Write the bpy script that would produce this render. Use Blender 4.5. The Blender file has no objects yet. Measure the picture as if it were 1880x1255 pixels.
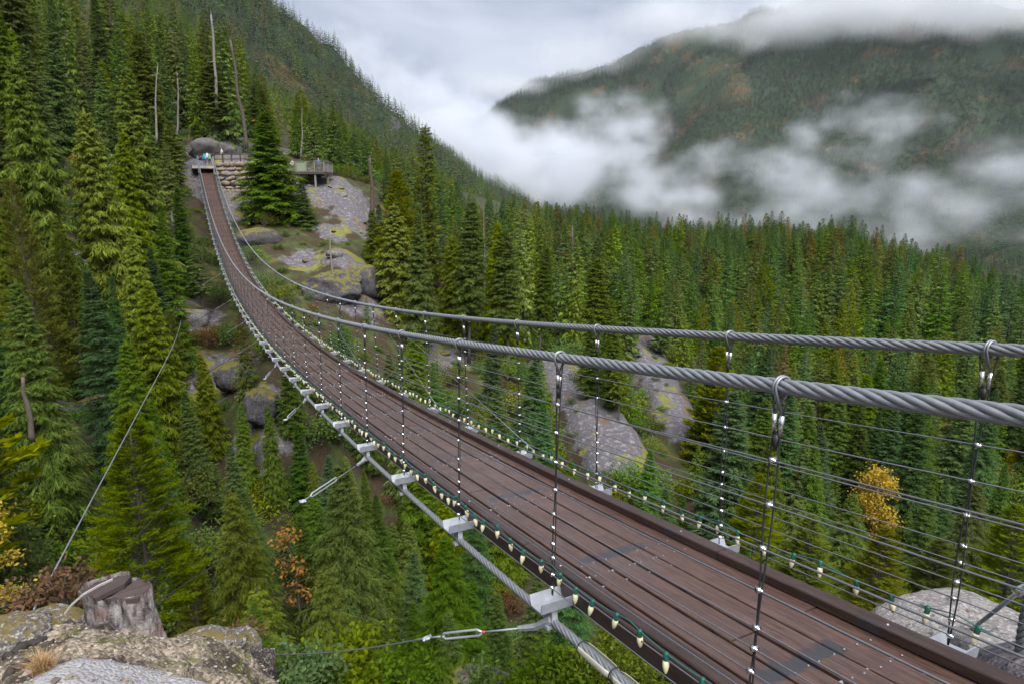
import bpy, math, random, time
import numpy as np
from mathutils import Vector, Matrix

_T0 = time.time()
R = math.radians
sc = bpy.context.scene
COL = sc.collection
rng = np.random.default_rng(11)

# ------------------------------------------------------------------ camera
F_PX, PITCH, ROLL, PW, PH = 1193.64, 0.2115, -0.0037, 1880.0, 1255.0
cam_d = bpy.data.cameras.new('camera')
cam = bpy.data.objects.new('camera', cam_d)
COL.objects.link(cam)
cam_d.sensor_width = 36.0
cam_d.lens = F_PX / PW * 36.0
cam_d.clip_start = 0.05
cam_d.clip_end = 30000.0
cam.matrix_world = Matrix.Rotation(math.pi / 2 - PITCH, 4, 'X') @ Matrix.Rotation(ROLL, 4, 'Z')
sc.camera = cam

# ------------------------------------------------------------------ sky and sun (overcast)
SUN_EL, SUN_AZ = R(56), R(160)          # azimuth measured from +Y towards +X
world = bpy.data.worlds.new('World')
sc.world = world
world.use_nodes = True
wn, wl = world.node_tree.nodes, world.node_tree.links
wn.clear()
w_out = wn.new('ShaderNodeOutputWorld')
w_bg = wn.new('ShaderNodeBackground')
w_sky = wn.new('ShaderNodeTexSky')
w_sky.sky_type = 'NISHITA'
w_sky.sun_disc = False
w_sky.sun_elevation = SUN_EL
w_sky.sun_rotation = SUN_AZ
w_sky.air_density = 1.0
w_sky.dust_density = 3.0
w_bg.inputs['Strength'].default_value = 0.1
w_tc = wn.new('ShaderNodeTexCoord')
w_map = wn.new('ShaderNodeMapping')
w_map.inputs['Scale'].default_value = (1.0, 1.0, 2.4)
wl.new(w_tc.outputs['Generated'], w_map.inputs['Vector'])
w_n1 = wn.new('ShaderNodeTexNoise')
w_n1.inputs['Scale'].default_value = 3.4
w_n1.inputs['Detail'].default_value = 7.0
w_n1.inputs['Roughness'].default_value = 0.52
w_n1.inputs['Distortion'].default_value = 0.35
wl.new(w_map.outputs[0], w_n1.inputs['Vector'])
w_cr = wn.new('ShaderNodeValToRGB')
w_cr.color_ramp.elements[0].position = 0.33
w_cr.color_ramp.elements[0].color = (0.66, 0.74, 1.0, 1)
w_cr.color_ramp.elements[1].position = 0.64
w_cr.color_ramp.elements[1].color = (1.5, 1.58, 1.80, 1)
wl.new(w_n1.outputs['Fac'], w_cr.inputs['Fac'])
w_mix = wn.new('ShaderNodeMixRGB')
w_mix.inputs['Fac'].default_value = 0.93     # the cloud deck covers nearly all of the clear sky
wl.new(w_sky.outputs['Color'], w_mix.inputs['Color1'])
wl.new(w_cr.outputs['Color'], w_mix.inputs['Color2'])
wl.new(w_mix.outputs['Color'], w_bg.inputs['Color'])
wl.new(w_bg.outputs[0], w_out.inputs['Surface'])

sun_d = bpy.data.lights.new('sun', 'SUN')
sun_d.energy = 1.5
sun_d.angle = R(50)
sun_d.color = (1.0, 0.98, 0.95)
sun = bpy.data.objects.new('sun', sun_d)
COL.objects.link(sun)
_sd = Vector((math.sin(SUN_AZ) * math.cos(SUN_EL), math.cos(SUN_AZ) * math.cos(SUN_EL), math.sin(SUN_EL)))
sun.rotation_euler = _sd.to_track_quat('Z', 'Y').to_euler()

# ------------------------------------------------------------------ exposure and render settings
sc.view_settings.view_transform = 'Standard'
sc.view_settings.look = 'None'
sc.view_settings.exposure = 2.15
sc.view_settings.gamma = 1.0
sc.view_settings.use_curve_mapping = False
sc.render.engine = 'CYCLES'
cy = sc.cycles
cy.use_denoising = True
cy.use_adaptive_sampling = True
cy.adaptive_threshold = 0.022
cy.max_bounces = 5
cy.diffuse_bounces = 3
cy.glossy_bounces = 2
cy.transmission_bounces = 2
cy.transparent_max_bounces = 4
cy.volume_bounces = 3
cy.volume_step_rate = 1.6
cy.volume_max_steps = 256
cy.caustics_reflective = False
cy.caustics_refractive = False
cy.sample_clamp_indirect = 4.0


# ------------------------------------------------------------------ helpers
def ray(px, py):
    x, yv = (px - PW / 2) / F_PX, -(py - PH / 2) / F_PX
    v = cam.matrix_world.to_3x3() @ Vector((x, yv, -1.0))
    return np.array(v)

def at(px, py, r):
    """point seen at a pixel of the photograph, at horizontal range r from the camera"""
    v = ray(px, py)
    return v * (r / math.hypot(v[0], v[1]))

_CI = np.array(cam.matrix_world.to_3x3()).T
def project(P):
    P = np.asarray(P, float)
    c = P @ _CI.T
    d = -c[..., 2]
    return np.stack([PW / 2 + F_PX * c[..., 0] / d, PH / 2 - F_PX * c[..., 1] / d, d], -1)

def tag(o, label=None, cat=None, group=None, kind=None):
    if label: o['label'] = label
    if cat: o['category'] = cat
    if group: o['group'] = group
    if kind: o['kind'] = kind
    return o

def empty(name, loc=(0, 0, 0), parent=None):
    o = bpy.data.objects.new(name, None)
    o.location = loc
    COL.objects.link(o)
    if parent: o.parent = parent
    return o

def link(name, me, parent=None, loc=None):
    o = bpy.data.objects.new(name, me)
    COL.objects.link(o)
    if parent: o.parent = parent
    if loc is not None: o.location = loc
    return o

def np_mesh(name, V, faces_list, mats, smooth=False, mat_idx=None, uv=None, attrs=None):
    """faces_list: list of int arrays (n,k); quick mesh from numpy"""
    me = bpy.data.meshes.new(name)
    V = np.asarray(V, np.float32)
    me.vertices.add(len(V))
    me.vertices.foreach_set('co', V.ravel())
    fl = [np.asarray(f, np.int32) for f in faces_list if len(f)]
    tot = np.concatenate([np.full(len(f), f.shape[1], np.int32) for f in fl])
    idx = np.concatenate([f.ravel() for f in fl])
    me.loops.add(len(idx))
    me.loops.foreach_set('vertex_index', idx)
    me.polygons.add(len(tot))
    st = np.zeros(len(tot), np.int32)
    st[1:] = np.cumsum(tot)[:-1]
    me.polygons.foreach_set('loop_start', st)
    me.polygons.foreach_set('use_smooth', np.full(len(tot), bool(smooth)))
    if mat_idx is not None:
        me.polygons.foreach_set('material_index', np.asarray(mat_idx, np.int32))
    for m in (mats if isinstance(mats, (list, tuple)) else [mats]):
        me.materials.append(m)
    if uv is not None:
        l = me.uv_layers.new(name='UVMap')
        l.data.foreach_set('uv', np.asarray(uv, np.float32)[idx].ravel())
    if attrs:
        for k, v in attrs.items():
            a = me.attributes.new(k, 'FLOAT', 'POINT')
            a.data.foreach_set('value', np.asarray(v, np.float32))
    me.update(calc_edges=True)
    return me

class MB:
    """collects shapes for ONE mesh"""
    def __init__(s):
        s.V, s.F, s.n, s.U = [], {}, 0, []
    def add(s, V, faces, mi=0, uv=None):
        V = np.asarray(V, float)
        for f in faces:
            f = np.asarray(f, int)
            if len(f): s.F.setdefault((f.shape[1], mi), []).append(f + s.n)
        s.V.append(V)
        s.U.append(np.zeros((len(V), 2)) if uv is None else np.asarray(uv, float))
        s.n += len(V)
        return s
    def box(s, c, size, rot=None, mi=0, taper=1.0):
        hx, hy, hz = np.array(size) / 2
        V = np.array([[sx * hx * (taper if sz > 0 else 1), sy * hy * (taper if sz > 0 else 1), sz * hz]
                      for sz in (-1, 1) for sy in (-1, 1) for sx in (-1, 1)])
        if rot is not None: V = V @ np.asarray(rot).T
        return s.add(V + np.asarray(c), [[[0, 2, 3, 1], [4, 5, 7, 6], [0, 1, 5, 4], [2, 6, 7, 3], [0, 4, 6, 2], [1, 3, 7, 5]]], mi)
    def tube(s, path, rad, sides=8, caps=True, mi=0, phase=0.0, closed=False):
        V, q, c = tube_geo(path, rad, sides, caps, phase, closed)
        s.add(V, [q], mi)
        if caps and not closed: 
            s.F.setdefault((sides, mi), []).append(np.asarray(c) + s.n - len(V))
        return s
    def mesh(s, name, mats, smooth=False):
        fl, mi = [], []
        for (k, m), L in s.F.items():
            a = np.concatenate(L); fl.append(a); mi.append(np.full(len(a), m))
        return np_mesh(name, np.concatenate(s.V), fl, mats, smooth, np.concatenate(mi), np.concatenate(s.U))
    def build(s, name, mats, parent=None, smooth=False, loc=None):
        return link(name, s.mesh(name, mats, smooth), parent, loc)

def tube_geo(path, rad, sides=8, caps=True, phase=0.0, closed=False):
    P = np.asarray(path, float)
    n = len(P)
    T = np.gradient(P, axis=0) if not closed else (np.roll(P, -1, 0) - np.roll(P, 1, 0))
    T /= np.linalg.norm(T, axis=1)[:, None] + 1e-12
    mt = T.mean(0)
    ref = np.eye(3)[np.argmin(np.abs(T).max(0))] if not closed else np.array([0, 0, 1.0])
    if closed:
        c = P.mean(0); ref = np.cross(P[0] - c, P[len(P) // 4] - c); ref /= np.linalg.norm(ref) + 1e-12
    A = np.cross(T, ref); A /= np.linalg.norm(A, axis=1)[:, None] + 1e-12
    B = np.cross(T, A)
    r = np.broadcast_to(np.asarray(rad, float), (n,))
    th = np.linspace(0, 2 * np.pi, sides, endpoint=False) + phase
    V = P[:, None] + r[:, None, None] * (np.cos(th)[None, :, None] * A[:, None] + np.sin(th)[None, :, None] * B[:, None])
    V = V.reshape(-1, 3)
    i = np.arange(n if closed else n - 1)[:, None]; j = np.arange(sides)[None]
    j2 = (j + 1) % sides; i2 = (i + 1) % n
    q = np.stack([i * sides + j, i * sides + j2, i2 * sides + j2, i2 * sides + j], -1).reshape(-1, 4)
    capf = [list(range(sides))[::-1], [(n - 1) * sides + k for k in range(sides)]]
    return V, q, capf

def vnoise(P, seed=0):
    """smooth value noise, P (n,3) -> (n,) in -1..1"""
    P = np.asarray(P, float)
    I = np.floor(P).astype(np.int64); f = P - I
    f = f * f * (3 - 2 * f)
    def h(ix, iy, iz):
        x = (ix * 374761393 + iy * 668265263 + iz * 2147483647 + seed * 974711) & 0xffffffff
        x = ((x ^ (x >> 13)) * 1274126177) & 0xffffffff
        return ((x ^ (x >> 16)) & 0xffff) / 32767.5 - 1
    r = 0
    for a in (0, 1):
        for b in (0, 1):
            for c in (0, 1):
                w = (f[:, 0] if a else 1 - f[:, 0]) * (f[:, 1] if b else 1 - f[:, 1]) * (f[:, 2] if c else 1 - f[:, 2])
                r = r + w * h(I[:, 0] + a, I[:, 1] + b, I[:, 2] + c)
    return r

def fbm(P, oct=4, seed=0, gain=0.5):
    r, a, P = 0, 1.0, np.asarray(P, float)
    for k in range(oct):
        r = r + a * vnoise(P, seed + k * 7); P = P * 2.03 + 3.7; a *= gain
    return r

# ------------------------------------------------------------------ material helpers
class NT:
    def __init__(s, name):
        s.m = bpy.data.materials.new(name); s.m.use_nodes = True
        s.n, s.l = s.m.node_tree.nodes, s.m.node_tree.links
        s.n.clear()
        s.out = s.n.new('ShaderNodeOutputMaterial')
    def node(s, t, **kw):
        x = s.n.new(t)
        for k, v in kw.items():
            if k in x.inputs: s.put(x.inputs[k], v)
            else: setattr(x, k, v)
        return x
    def put(s, sock, v):
        if isinstance(v, bpy.types.NodeSocket): s.l.new(v, sock)
        elif isinstance(v, bpy.types.Node): s.l.new(v.outputs[0], sock)
        else:
            if isinstance(v, tuple) and len(v) == 3 and sock.type == 'RGBA': v = v + (1,)
            sock.default_value = v
    def coord(s, kind='Object', scale=None, rot=None):
        c = s.node('ShaderNodeTexCoord').outputs[kind]
        if scale is not None:
            mp = s.node('ShaderNodeMapping', Vector=c)
            mp.inputs['Scale'].default_value = scale if isinstance(scale, tuple) else (scale,) * 3
            if rot: mp.inputs['Rotation'].default_value = rot
            return mp.outputs[0]
        return c
    def pos(s):
        return s.node('ShaderNodeNewGeometry').outputs['Position']
    def noise(s, vec, scale, detail=4.0, rough=0.55, dist=0.0):
        return s.node('ShaderNodeTexNoise', Vector=vec, Scale=scale, Detail=detail, Roughness=rough, Distortion=dist).outputs['Fac']
    def ramp(s, fac, stops, interp='LINEAR'):
        r = s.node('ShaderNodeValToRGB', Fac=fac)
        r.color_ramp.interpolation = interp
        e = r.color_ramp.elements
        while len(e) < len(stops): e.new(0.5)
        for k, (p, c) in zip(e, stops):
            k.position = p
            k.color = (c, c, c, 1) if not isinstance(c, tuple) else c + (1,)
        return r.outputs['Color']
    def mix(s, fac, a, b, mode='MIX'):
        x = s.node('ShaderNodeMixRGB', blend_type=mode)
        s.put(x.inputs[0], fac); s.put(x.inputs[1], a); s.put(x.inputs[2], b)
        return x.outputs[0]
    def math(s, op, a, b=0.0, clamp=False):
        x = s.node('ShaderNodeMath', operation=op, use_clamp=clamp)
        s.put(x.inputs[0], a); s.put(x.inputs[1], b)
        return x.outputs[0]
    def bump(s, h, strength=0.5, dist=0.02):
        return s.node('ShaderNodeBump', Height=h, Strength=strength, Distance=dist).outputs[0]
    def bsdf(s, color, rough=0.6, metal=0.0, normal=None, spec=None, coat=None):
        b = s.node('ShaderNodeBsdfPrincipled')
        s.put(b.inputs['Base Color'], color); s.put(b.inputs['Roughness'], rough); s.put(b.inputs['Metallic'], metal)
        if normal is not None: s.put(b.inputs['Normal'], normal)
        if spec is not None: s.put(b.inputs['Specular IOR Level'], spec)
        s.l.new(b.outputs[0], s.out.inputs['Surface'])
        return b

def plain(name, col, rough=0.6, metal=0.0, var=0.25, scale=6.0, bump=0.0):
    t = NT(name)
    p = t.pos()
    f = t.noise(p, scale, 5)
    c = t.mix(f, tuple(x * (1 - var) for x in col), tuple(min(1, x * (1 + var)) for x in col))
    nb = t.bump(t.noise(p, scale * 6, 4), bump, 0.01) if bump else None
    t.bsdf(c, rough, metal, nb)
    return t.m
# ================================================================== THE SUSPENSION BRIDGE
BR = dict(X0=1.935, Y0=3.1697, Z0=-2.3213, hd=0.4625, s=1.9363, a=-7.4631, b=4.9028, c=0.639, d=0.2274)
CH, SH = math.cos(BR['hd']), math.sin(BR['hd'])
T_END = 83.9
def prof(t):
    u = np.asarray(t, float) / 50.0
    z = BR['Z0'] + BR['a'] * u + BR['b'] * u * u + BR['c'] * u ** 3 + BR['d'] * u ** 4
    return z
def BP(t, w, dz):
    t = np.asarray(t, float); w = np.broadcast_to(np.asarray(w, float), t.shape); dz = np.broadcast_to(np.asarray(dz, float), t.shape)
    return np.stack([BR['X0'] - SH * t + CH * w, BR['Y0'] + CH * t + SH * w, prof(t) + dz], -1)
RIGHT = np.array([CH, SH, 0.0]); FWD = np.array([-SH, CH, 0.0])
S = BR['s']
W_BEAM, W_RAIL, W_KERB = 0.855, 0.814, 0.69
Z_RAIL, Z_PLANK, Z_KERB, Z_BEAM = 1.512, -0.362, -0.281, -0.372
T0 = -5.2

# --- materials
def wood_mat(name, c1, c2, wet):
    t = NT(name)
    uv = t.node('ShaderNodeUVMap').outputs[0]
    mp = t.node('ShaderNodeMapping', Vector=uv); mp.inputs['Scale'].default_value = (1.2, 26.0, 1)
    oi = t.node('ShaderNodeObjectInfo')
    off = t.node('ShaderNodeVectorMath', operation='ADD'); t.l.new(mp.outputs[0], off.inputs[0])
    cmb = t.node('ShaderNodeCombineXYZ'); t.l.new(t.math('MULTIPLY', oi.outputs['Random'], 37.0), cmb.inputs[2]); t.l.new(cmb.outputs[0], off.inputs[1])
    gr = t.noise(off.outputs[0], 2.2, 7, 0.62, 0.6)
    gr2 = t.noise(off.outputs[0], 9.0, 4, 0.6, 0.2)
    c = t.mix(t.ramp(gr, [(0.36, 0.0), (0.64, 1.0)]), c1, c2)
    c = t.mix(t.math('MULTIPLY', t.ramp(gr2, [(0.47, 0.0), (0.58, 1.0)]), 0.42), c, tuple(x * 0.42 for x in c1))
    c = t.mix(t.math('MULTIPLY', oi.outputs['Random'], 0.25), c, tuple(x * 0.75 for x in c1))
    big = t.noise(t.pos(), 1.1, 5, 0.6)
    c = t.mix(t.math('MULTIPLY', t.ramp(big, [(0.5, 0.0), (0.75, 1.0)]), 0.35), c, (0.10, 0.075, 0.068))
    # worn grey remains of the anti-slip strips: bands across some planks at every second beam
    sx = t.node('ShaderNodeSeparateXYZ'); t.l.new(uv, sx.inputs[0])
    ph = t.math('FRACT', t.math('ADD', t.math('DIVIDE', sx.outputs[0], S), t.math('MULTIPLY', t.noise(uv, 7.0, 4, 0.7), 0.12)))
    band = t.math('MULTIPLY', t.math('GREATER_THAN', ph, 0.20), t.math('LESS_THAN', ph, 0.275))
    wid = t.math('LESS_THAN', t.math('ABSOLUTE', t.math('ADD', sx.outputs[1], 0.02)), t.math('ADD', 0.18, t.math('MULTIPLY', t.noise(uv, 1.7, 2), 0.32)))
    keep = t.math('GREATER_THAN', t.noise(uv, 5.0, 4, 0.6), 0.40)
    msk = t.math('MULTIPLY', t.math('MULTIPLY', band, wid), keep)
    spots = t.math('GREATER_THAN', t.noise(uv, 2.6, 5, 0.62), 0.70)
    msk = t.math('MAXIMUM', msk, t.math('MULTIPLY', spots, 0.7))
    c = t.mix(t.math('MULTIPLY', msk, 0.85), c, (0.034, 0.036, 0.044))
    rr = t.ramp(t.noise(t.pos(), 2.3, 5, 0.6), [(0.35, wet), (0.7, wet + 0.22)])
    nb = t.bump(t.math('ADD', gr, t.math('MULTIPLY', gr2, 0.6)), 0.35, 0.006)
    t.bsdf(c, rr, 0.0, nb, 0.5)
    return t.m
M_PLANK = wood_mat('wet_brown_planks', (0.055, 0.033, 0.026), (0.140, 0.082, 0.063), 0.27)
M_KERB = wood_mat('dark_kerb_timber', (0.030, 0.018, 0.015), (0.072, 0.043, 0.034), 0.36)
def steel_mat(name, col, rough, dirty=0.35, metal=0.7, sc_=30.0):
    t = NT(name); p = t.pos()
    f = t.noise(p, sc_, 5, 0.6)
    c = t.mix(t.math('MULTIPLY', t.ramp(f, [(0.35, 0.0), (0.7, 1.0)]), dirty), col, tuple(x * 0.45 for x in col))
    c = t.mix(t.math('MULTIPLY', t.noise(p, 4.0, 3), 0.25), c, tuple(x * 0.7 for x in col))
    t.bsdf(c, t.ramp(f, [(0.3, rough), (0.8, rough + 0.2)]), metal, t.bump(f, 0.15, 0.002))
    return t.m
M_STRAND = steel_mat('galvanised_strand', (0.33, 0.35, 0.385), 0.40, 0.6, 0.5, 22.0)
M_WIRE = steel_mat('thin_wire', (0.24, 0.25, 0.28), 0.4, 0.4, 0.6, 40.0)
M_DARKWIRE = steel_mat('dark_wire', (0.055, 0.06, 0.068), 0.45, 0.4, 0.5, 40.0)
M_CHROME = steel_mat('bright_steel', (0.78, 0.79, 0.80), 0.16, 0.15, 1.0, 60.0)
M_SCREW = steel_mat('dull_screw_steel', (0.55, 0.55, 0.56), 0.35, 0.5, 0.9, 60.0)
M_GALV = steel_mat('galvanised_steel', (0.46, 0.49, 0.54), 0.5, 0.45, 0.45, 14.0)
M_BLACK = plain('black_rubber', (0.02, 0.02, 0.02), 0.5)
M_PAD = plain('cream_plastic_sleeve', (0.52, 0.52, 0.42), 0.45)
M_SOCKET = plain('green_lamp_socket', (0.012, 0.085, 0.062), 0.4)
M_CORD = plain('green_light_cord', (0.02, 0.13, 0.12), 0.5)
def bulb_mat():
    t = NT('cream_bulb')
    b = t.bsdf((0.78, 0.72, 0.47), 0.25)
    b.inputs['Subsurface Weight'].default_value = 0.0
    b.inputs['Transmission Weight'].default_value = 0.0
    return t.m
M_BULB = bulb_mat()
M_RED = plain('red_marker_tape', (0.5, 0.05, 0.06), 0.5)

bridge = empty('suspension_bridge', tuple(BP(np.array(T_END), 0, 0)))
tag(bridge, 'long cable suspension footbridge with brown plank deck sagging to the far cliff', 'bridge')
_bo = np.array(bridge.location)
def bpart(mb, name, mat, parent=None, smooth=True):
    o = mb.build(name, mat, parent or bridge, smooth)
    if (parent or bridge) == bridge: o.location = tuple(-_bo)
    return o

# --- cables of twisted strands
def cable(name, w, dz, r, t_a, t_b, t_fine, parent=bridge, lay=0.48, nst=6):
    ts = np.concatenate([np.arange(t_fine, t_b, 0.8), [t_b]])
    core = MB().tube(BP(ts, w, dz), r, 10)
    ts2 = np.arange(t_a, t_fine + 0.05, 0.3)
    core.tube(BP(ts2, w, dz), r * 0.62, 6)
    co = bpart(core, name, M_STRAND, parent)
    tt = np.arange(t_a, t_fine + 0.02, lay / 14)
    C = BP(tt, w, dz)
    Tn = np.gradient(C, axis=0); Tn /= np.linalg.norm(Tn, axis=1)[:, None]
    A = np.cross(Tn, [0, 0, 1.0]); A /= np.linalg.norm(A, axis=1)[:, None]
    B = np.cross(A, Tn)
    rs = r * 0.40
    for k in range(nst):
        ph = -2 * np.pi * tt / lay + 2 * np.pi * k / nst
        path = C + (r - rs) * 1.02 * (np.cos(ph)[:, None] * A + np.sin(ph)[:, None] * B)
        o = MB().tube(path, rs, 7).build('strand', M_STRAND, co, True)
    return co
R_HAND = 0.037
for sgn in (-1, 1):
    cable('handrail_cable', sgn * W_RAIL, Z_RAIL, R_HAND, T0, T_END, 26.0)
    cable('foot_cable', sgn * (W_BEAM + 0.02), Z_BEAM - 0.20, 0.034, T0, T_END, 20.0 if sgn < 0 else 4.0, lay=0.5)

# --- planks: six rows, each plank a part
joints_t = []
NROW = 6
pw = (2 * W_KERB - 0.02) / NROW
for k in range(NROW):
    step = 3 * S
    starts = np.arange(T0 + (k % 3) * S * 1.0 - 2 * S, T_END, step)
    off = S * (0.06)
    for t_s in starts:
        a_, b_ = max(T0, t_s + off), min(T_END, t_s + step + off)
        if b_ - a_ < 0.3: continue
        n = max(2, int((b_ - a_) / 0.65) + 1)
        tt = np.linspace(a_ + 0.006, b_ - 0.006, n)
        w0, w1 = -W_KERB + 0.01 + k * pw + 0.012, -W_KERB + 0.01 + (k + 1) * pw - 0.012
        dz = Z_PLANK + rng.uniform(-0.004, 0.004)
        ww = np.array([w0, w0 + 0.006, w1 - 0.006, w1, w1, w0]); zz = np.array([-0.006, 0, 0, -0.006, -0.05, -0.05])
        V = np.concatenate([BP(tt, x, dz + y) for x, y in zip(ww, zz)])
        V = V.reshape(6, n, 3).transpose(1, 0, 2).reshape(-1, 3)
        uv = np.stack([np.repeat(tt, 6), np.tile(ww, n)], -1)
        q = [[i * 6 + j, i * 6 + (j + 1) % 6, (i + 1) * 6 + (j + 1) % 6, (i + 1) * 6 + j] for i in range(n - 1) for j in range(6)]
        mb = MB().add(V, [q, [[5, 4, 3, 2, 1, 0], [(n - 1) * 6 + x for x in range(6)]]], uv=uv)
        bpart(mb, 'plank', M_PLANK, smooth=False)
        joints_t.append((b_, k))
# kerbs and fascias in lengths
for sgn in (-1, 1):
    for t_s in np.arange(T0 + (0.55 if sgn > 0 else 1.1) * S - 3 * S, T_END, 3 * S):
        a_, b_ = max(T0, t_s), min(T_END, t_s + 3 * S)
        if b_ - a_ < 0.2: continue
        n = max(2, int((b_ - a_) / 0.65) + 1); tt = np.linspace(a_ + 0.005, b_ - 0.005, n)
        for nm, wi, wo, zt, zb in (('kerb', W_KERB - 0.115, W_KERB, Z_KERB, Z_PLANK + 0.012), ('fascia', W_KERB + 0.002, W_KERB + 0.04, Z_KERB - 0.018, Z_BEAM - 0.085)):
            ww = sgn * np.array([wi, wi + 0.008, wo - 0.008, wo, wo, wi]); zz = np.array([zt - 0.008, zt, zt, zt - 0.008, zb, zb])
            V = np.stack([BP(tt, x, y) for x, y in zip(ww, zz)], 1).reshape(-1, 3)
            uv = np.stack([np.repeat(tt, 6), np.tile(ww + zz, n)], -1)
            q = [[i * 6 + j, i * 6 + (j + 1) % 6, (i + 1) * 6 + (j + 1) % 6, (i + 1) * 6 + j] for i in range(n - 1) for j in range(6)]
            mb = MB().add(V, [q, [[5, 4, 3, 2, 1, 0], [(n - 1) * 6 + x for x in range(6)]]], uv=uv)
            bpart(mb, nm, M_KERB, smooth=False)
# screw heads: too small to pick apart, one part
def screw_geo(c, r=0.011):
    th = np.linspace(0, 2 * np.pi, 6, endpoint=False)
    V = np.concatenate([[c + r * (np.cos(a) * RIGHT + np.sin(a) * FWD) + [0, 0, 0.001] for a in th], [c + 0.55 * r * (np.cos(a) * RIGHT + np.sin(a) * FWD) + [0, 0, 0.006] for a in th]])
    return V, [[[i, (i + 1) % 6, 6 + (i + 1) % 6, 6 + i] for i in range(6)], [[6, 7, 8, 9, 10, 11]]]
mb = MB()
for i in range(-2, 43):
    for k in range(NROW):
        wc = -W_KERB + 0.01 + (k + 0.5) * pw
        jn = any(abs(b_ - (i * S + S * 0.06)) < 0.6 * S and kk == k for b_, kk in joints_t)
        for dw in (-0.06, 0.06):
            for dt in ((-0.05, 0.16) if (i < 14) else (0.04,)):
                if rng.random() < 0.15: continue
                c = BP(np.array(i * S + 0.06 * S + dt + rng.uniform(-.012, .012)), wc + dw + rng.uniform(-.015, .015), Z_PLANK + 0.003)
                mb.add(*screw_geo(c, 0.008 if i < 8 else 0.012))
    for sgn in (-1, 1):
        c = BP(np.array(i * S + 0.25), sgn * (W_KERB - 0.055), Z_KERB)
        mb.add(*screw_geo(c, 0.011))
o = bpart(mb, 'screw_heads', M_SCREW, smooth=False); tag(o, kind='stuff')

# --- cross beams: galvanised channels, one per hanger pair
NB = 43
def beam_mesh():
    mb = MB()
    L = 2 * W_BEAM + 0.30
    prof_ = [(-0.085, -0.085), (0.085, -0.085), (0.105, 0.0), (0.095, 0.0), (0.075, -0.074), (-0.075, -0.074), (-0.095, 0.0), (-0.105, 0.0)]
    V = [(x * L / 2, y, z) for x in (-1, 1) for y, z in prof_]
    q = [[j, (j + 1) % 8, 8 + (j + 1) % 8, 8 + j] for j in range(8)]
    mb.add(V, [q, [[0, 1, 4, 5], [8, 13, 12, 9]], [[1, 2, 3, 4], [5, 6, 7, 0], [9, 12, 11, 10], [8, 15, 14, 13]]])
    return mb.mesh('cross_beam', M_GALV)
def saddle_mesh():
    mb = MB()
    mb.box((0, 0, -0.055), (0.05, 0.11, 0.11))
    mb.tube([(0, -0.045, -0.02), (0, -0.055, -0.11), (0, -0.03, -0.155), (0, 0.03, -0.155), (0, 0.055, -0.11), (0, 0.045, -0.02)], 0.011, 6)
    mb.box((0.0, 0, -0.16), (0.12, 0.07, 0.025))
    return mb.mesh('cable_saddle', M_GALV)
beam_me, sad_me = beam_mesh(), saddle_mesh()
BEAMS = {}
for i in range(-2, NB):
    p = BP(np.array(i * S), 0, Z_BEAM)
    sl = (prof(i * S + .1) - prof(i * S - .1)) / .2
    o = link('cross_beam', beam_me, bridge)
    o.matrix_local = Matrix.Translation(Vector(p - _bo)) @ Matrix.Rotation(BR['hd'], 4, 'Z') @ Matrix.Rotation(math.atan(sl), 4, 'X')
    BEAMS[i] = o
    for sgn in (-1, 1):
        if sgn > 0 and i > 8: continue
        s_ = link('cable_saddle', sad_me, o); s_.location = (sgn * (W_BEAM + 0.02), 0, -0.079)

# --- hangers, clamps and rail wires
FR = np.array([.185, .30, .42, .535, .64, .70, .77, .83, .905, .965])
def wire_w(side, fr):                # lateral place and height of a rail wire
    return side * (W_RAIL + (W_BEAM - W_RAIL) * fr), Z_RAIL + (Z_BEAM - Z_RAIL) * fr
for side in (-1, 1):
    for j, fr in enumerate(FR):
        w, dz = wire_w(side, fr)
        r = 0.0055 if (j in (2, 3, 8)) else 0.0042
        ts = np.concatenate([np.arange(T0, 20, 0.5), np.arange(20, T_END, 1.5), [T_END]])
        ph = (ts / S) % 1.0
        sag = -0.006 * 4 * ph * (1 - ph)
        bpart(MB().tube(BP(ts, w + side * 0.012, dz + sag), r if True else 0, 5), 'rail_wire', M_WIRE)
clamp_mb = MB().tube([(-0.018, 0, 0), (0.018, 0, 0)], 0.014, 8)
clamp_mb.tube([(0.0, -0.02, 0), (0.0, 0.02, 0)], 0.008, 6)
clamp_me = clamp_mb.mesh('wire_clamp', M_CHROME, True)
far_clamps = MB()
n_cl = 0
hang_far = {}
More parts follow.
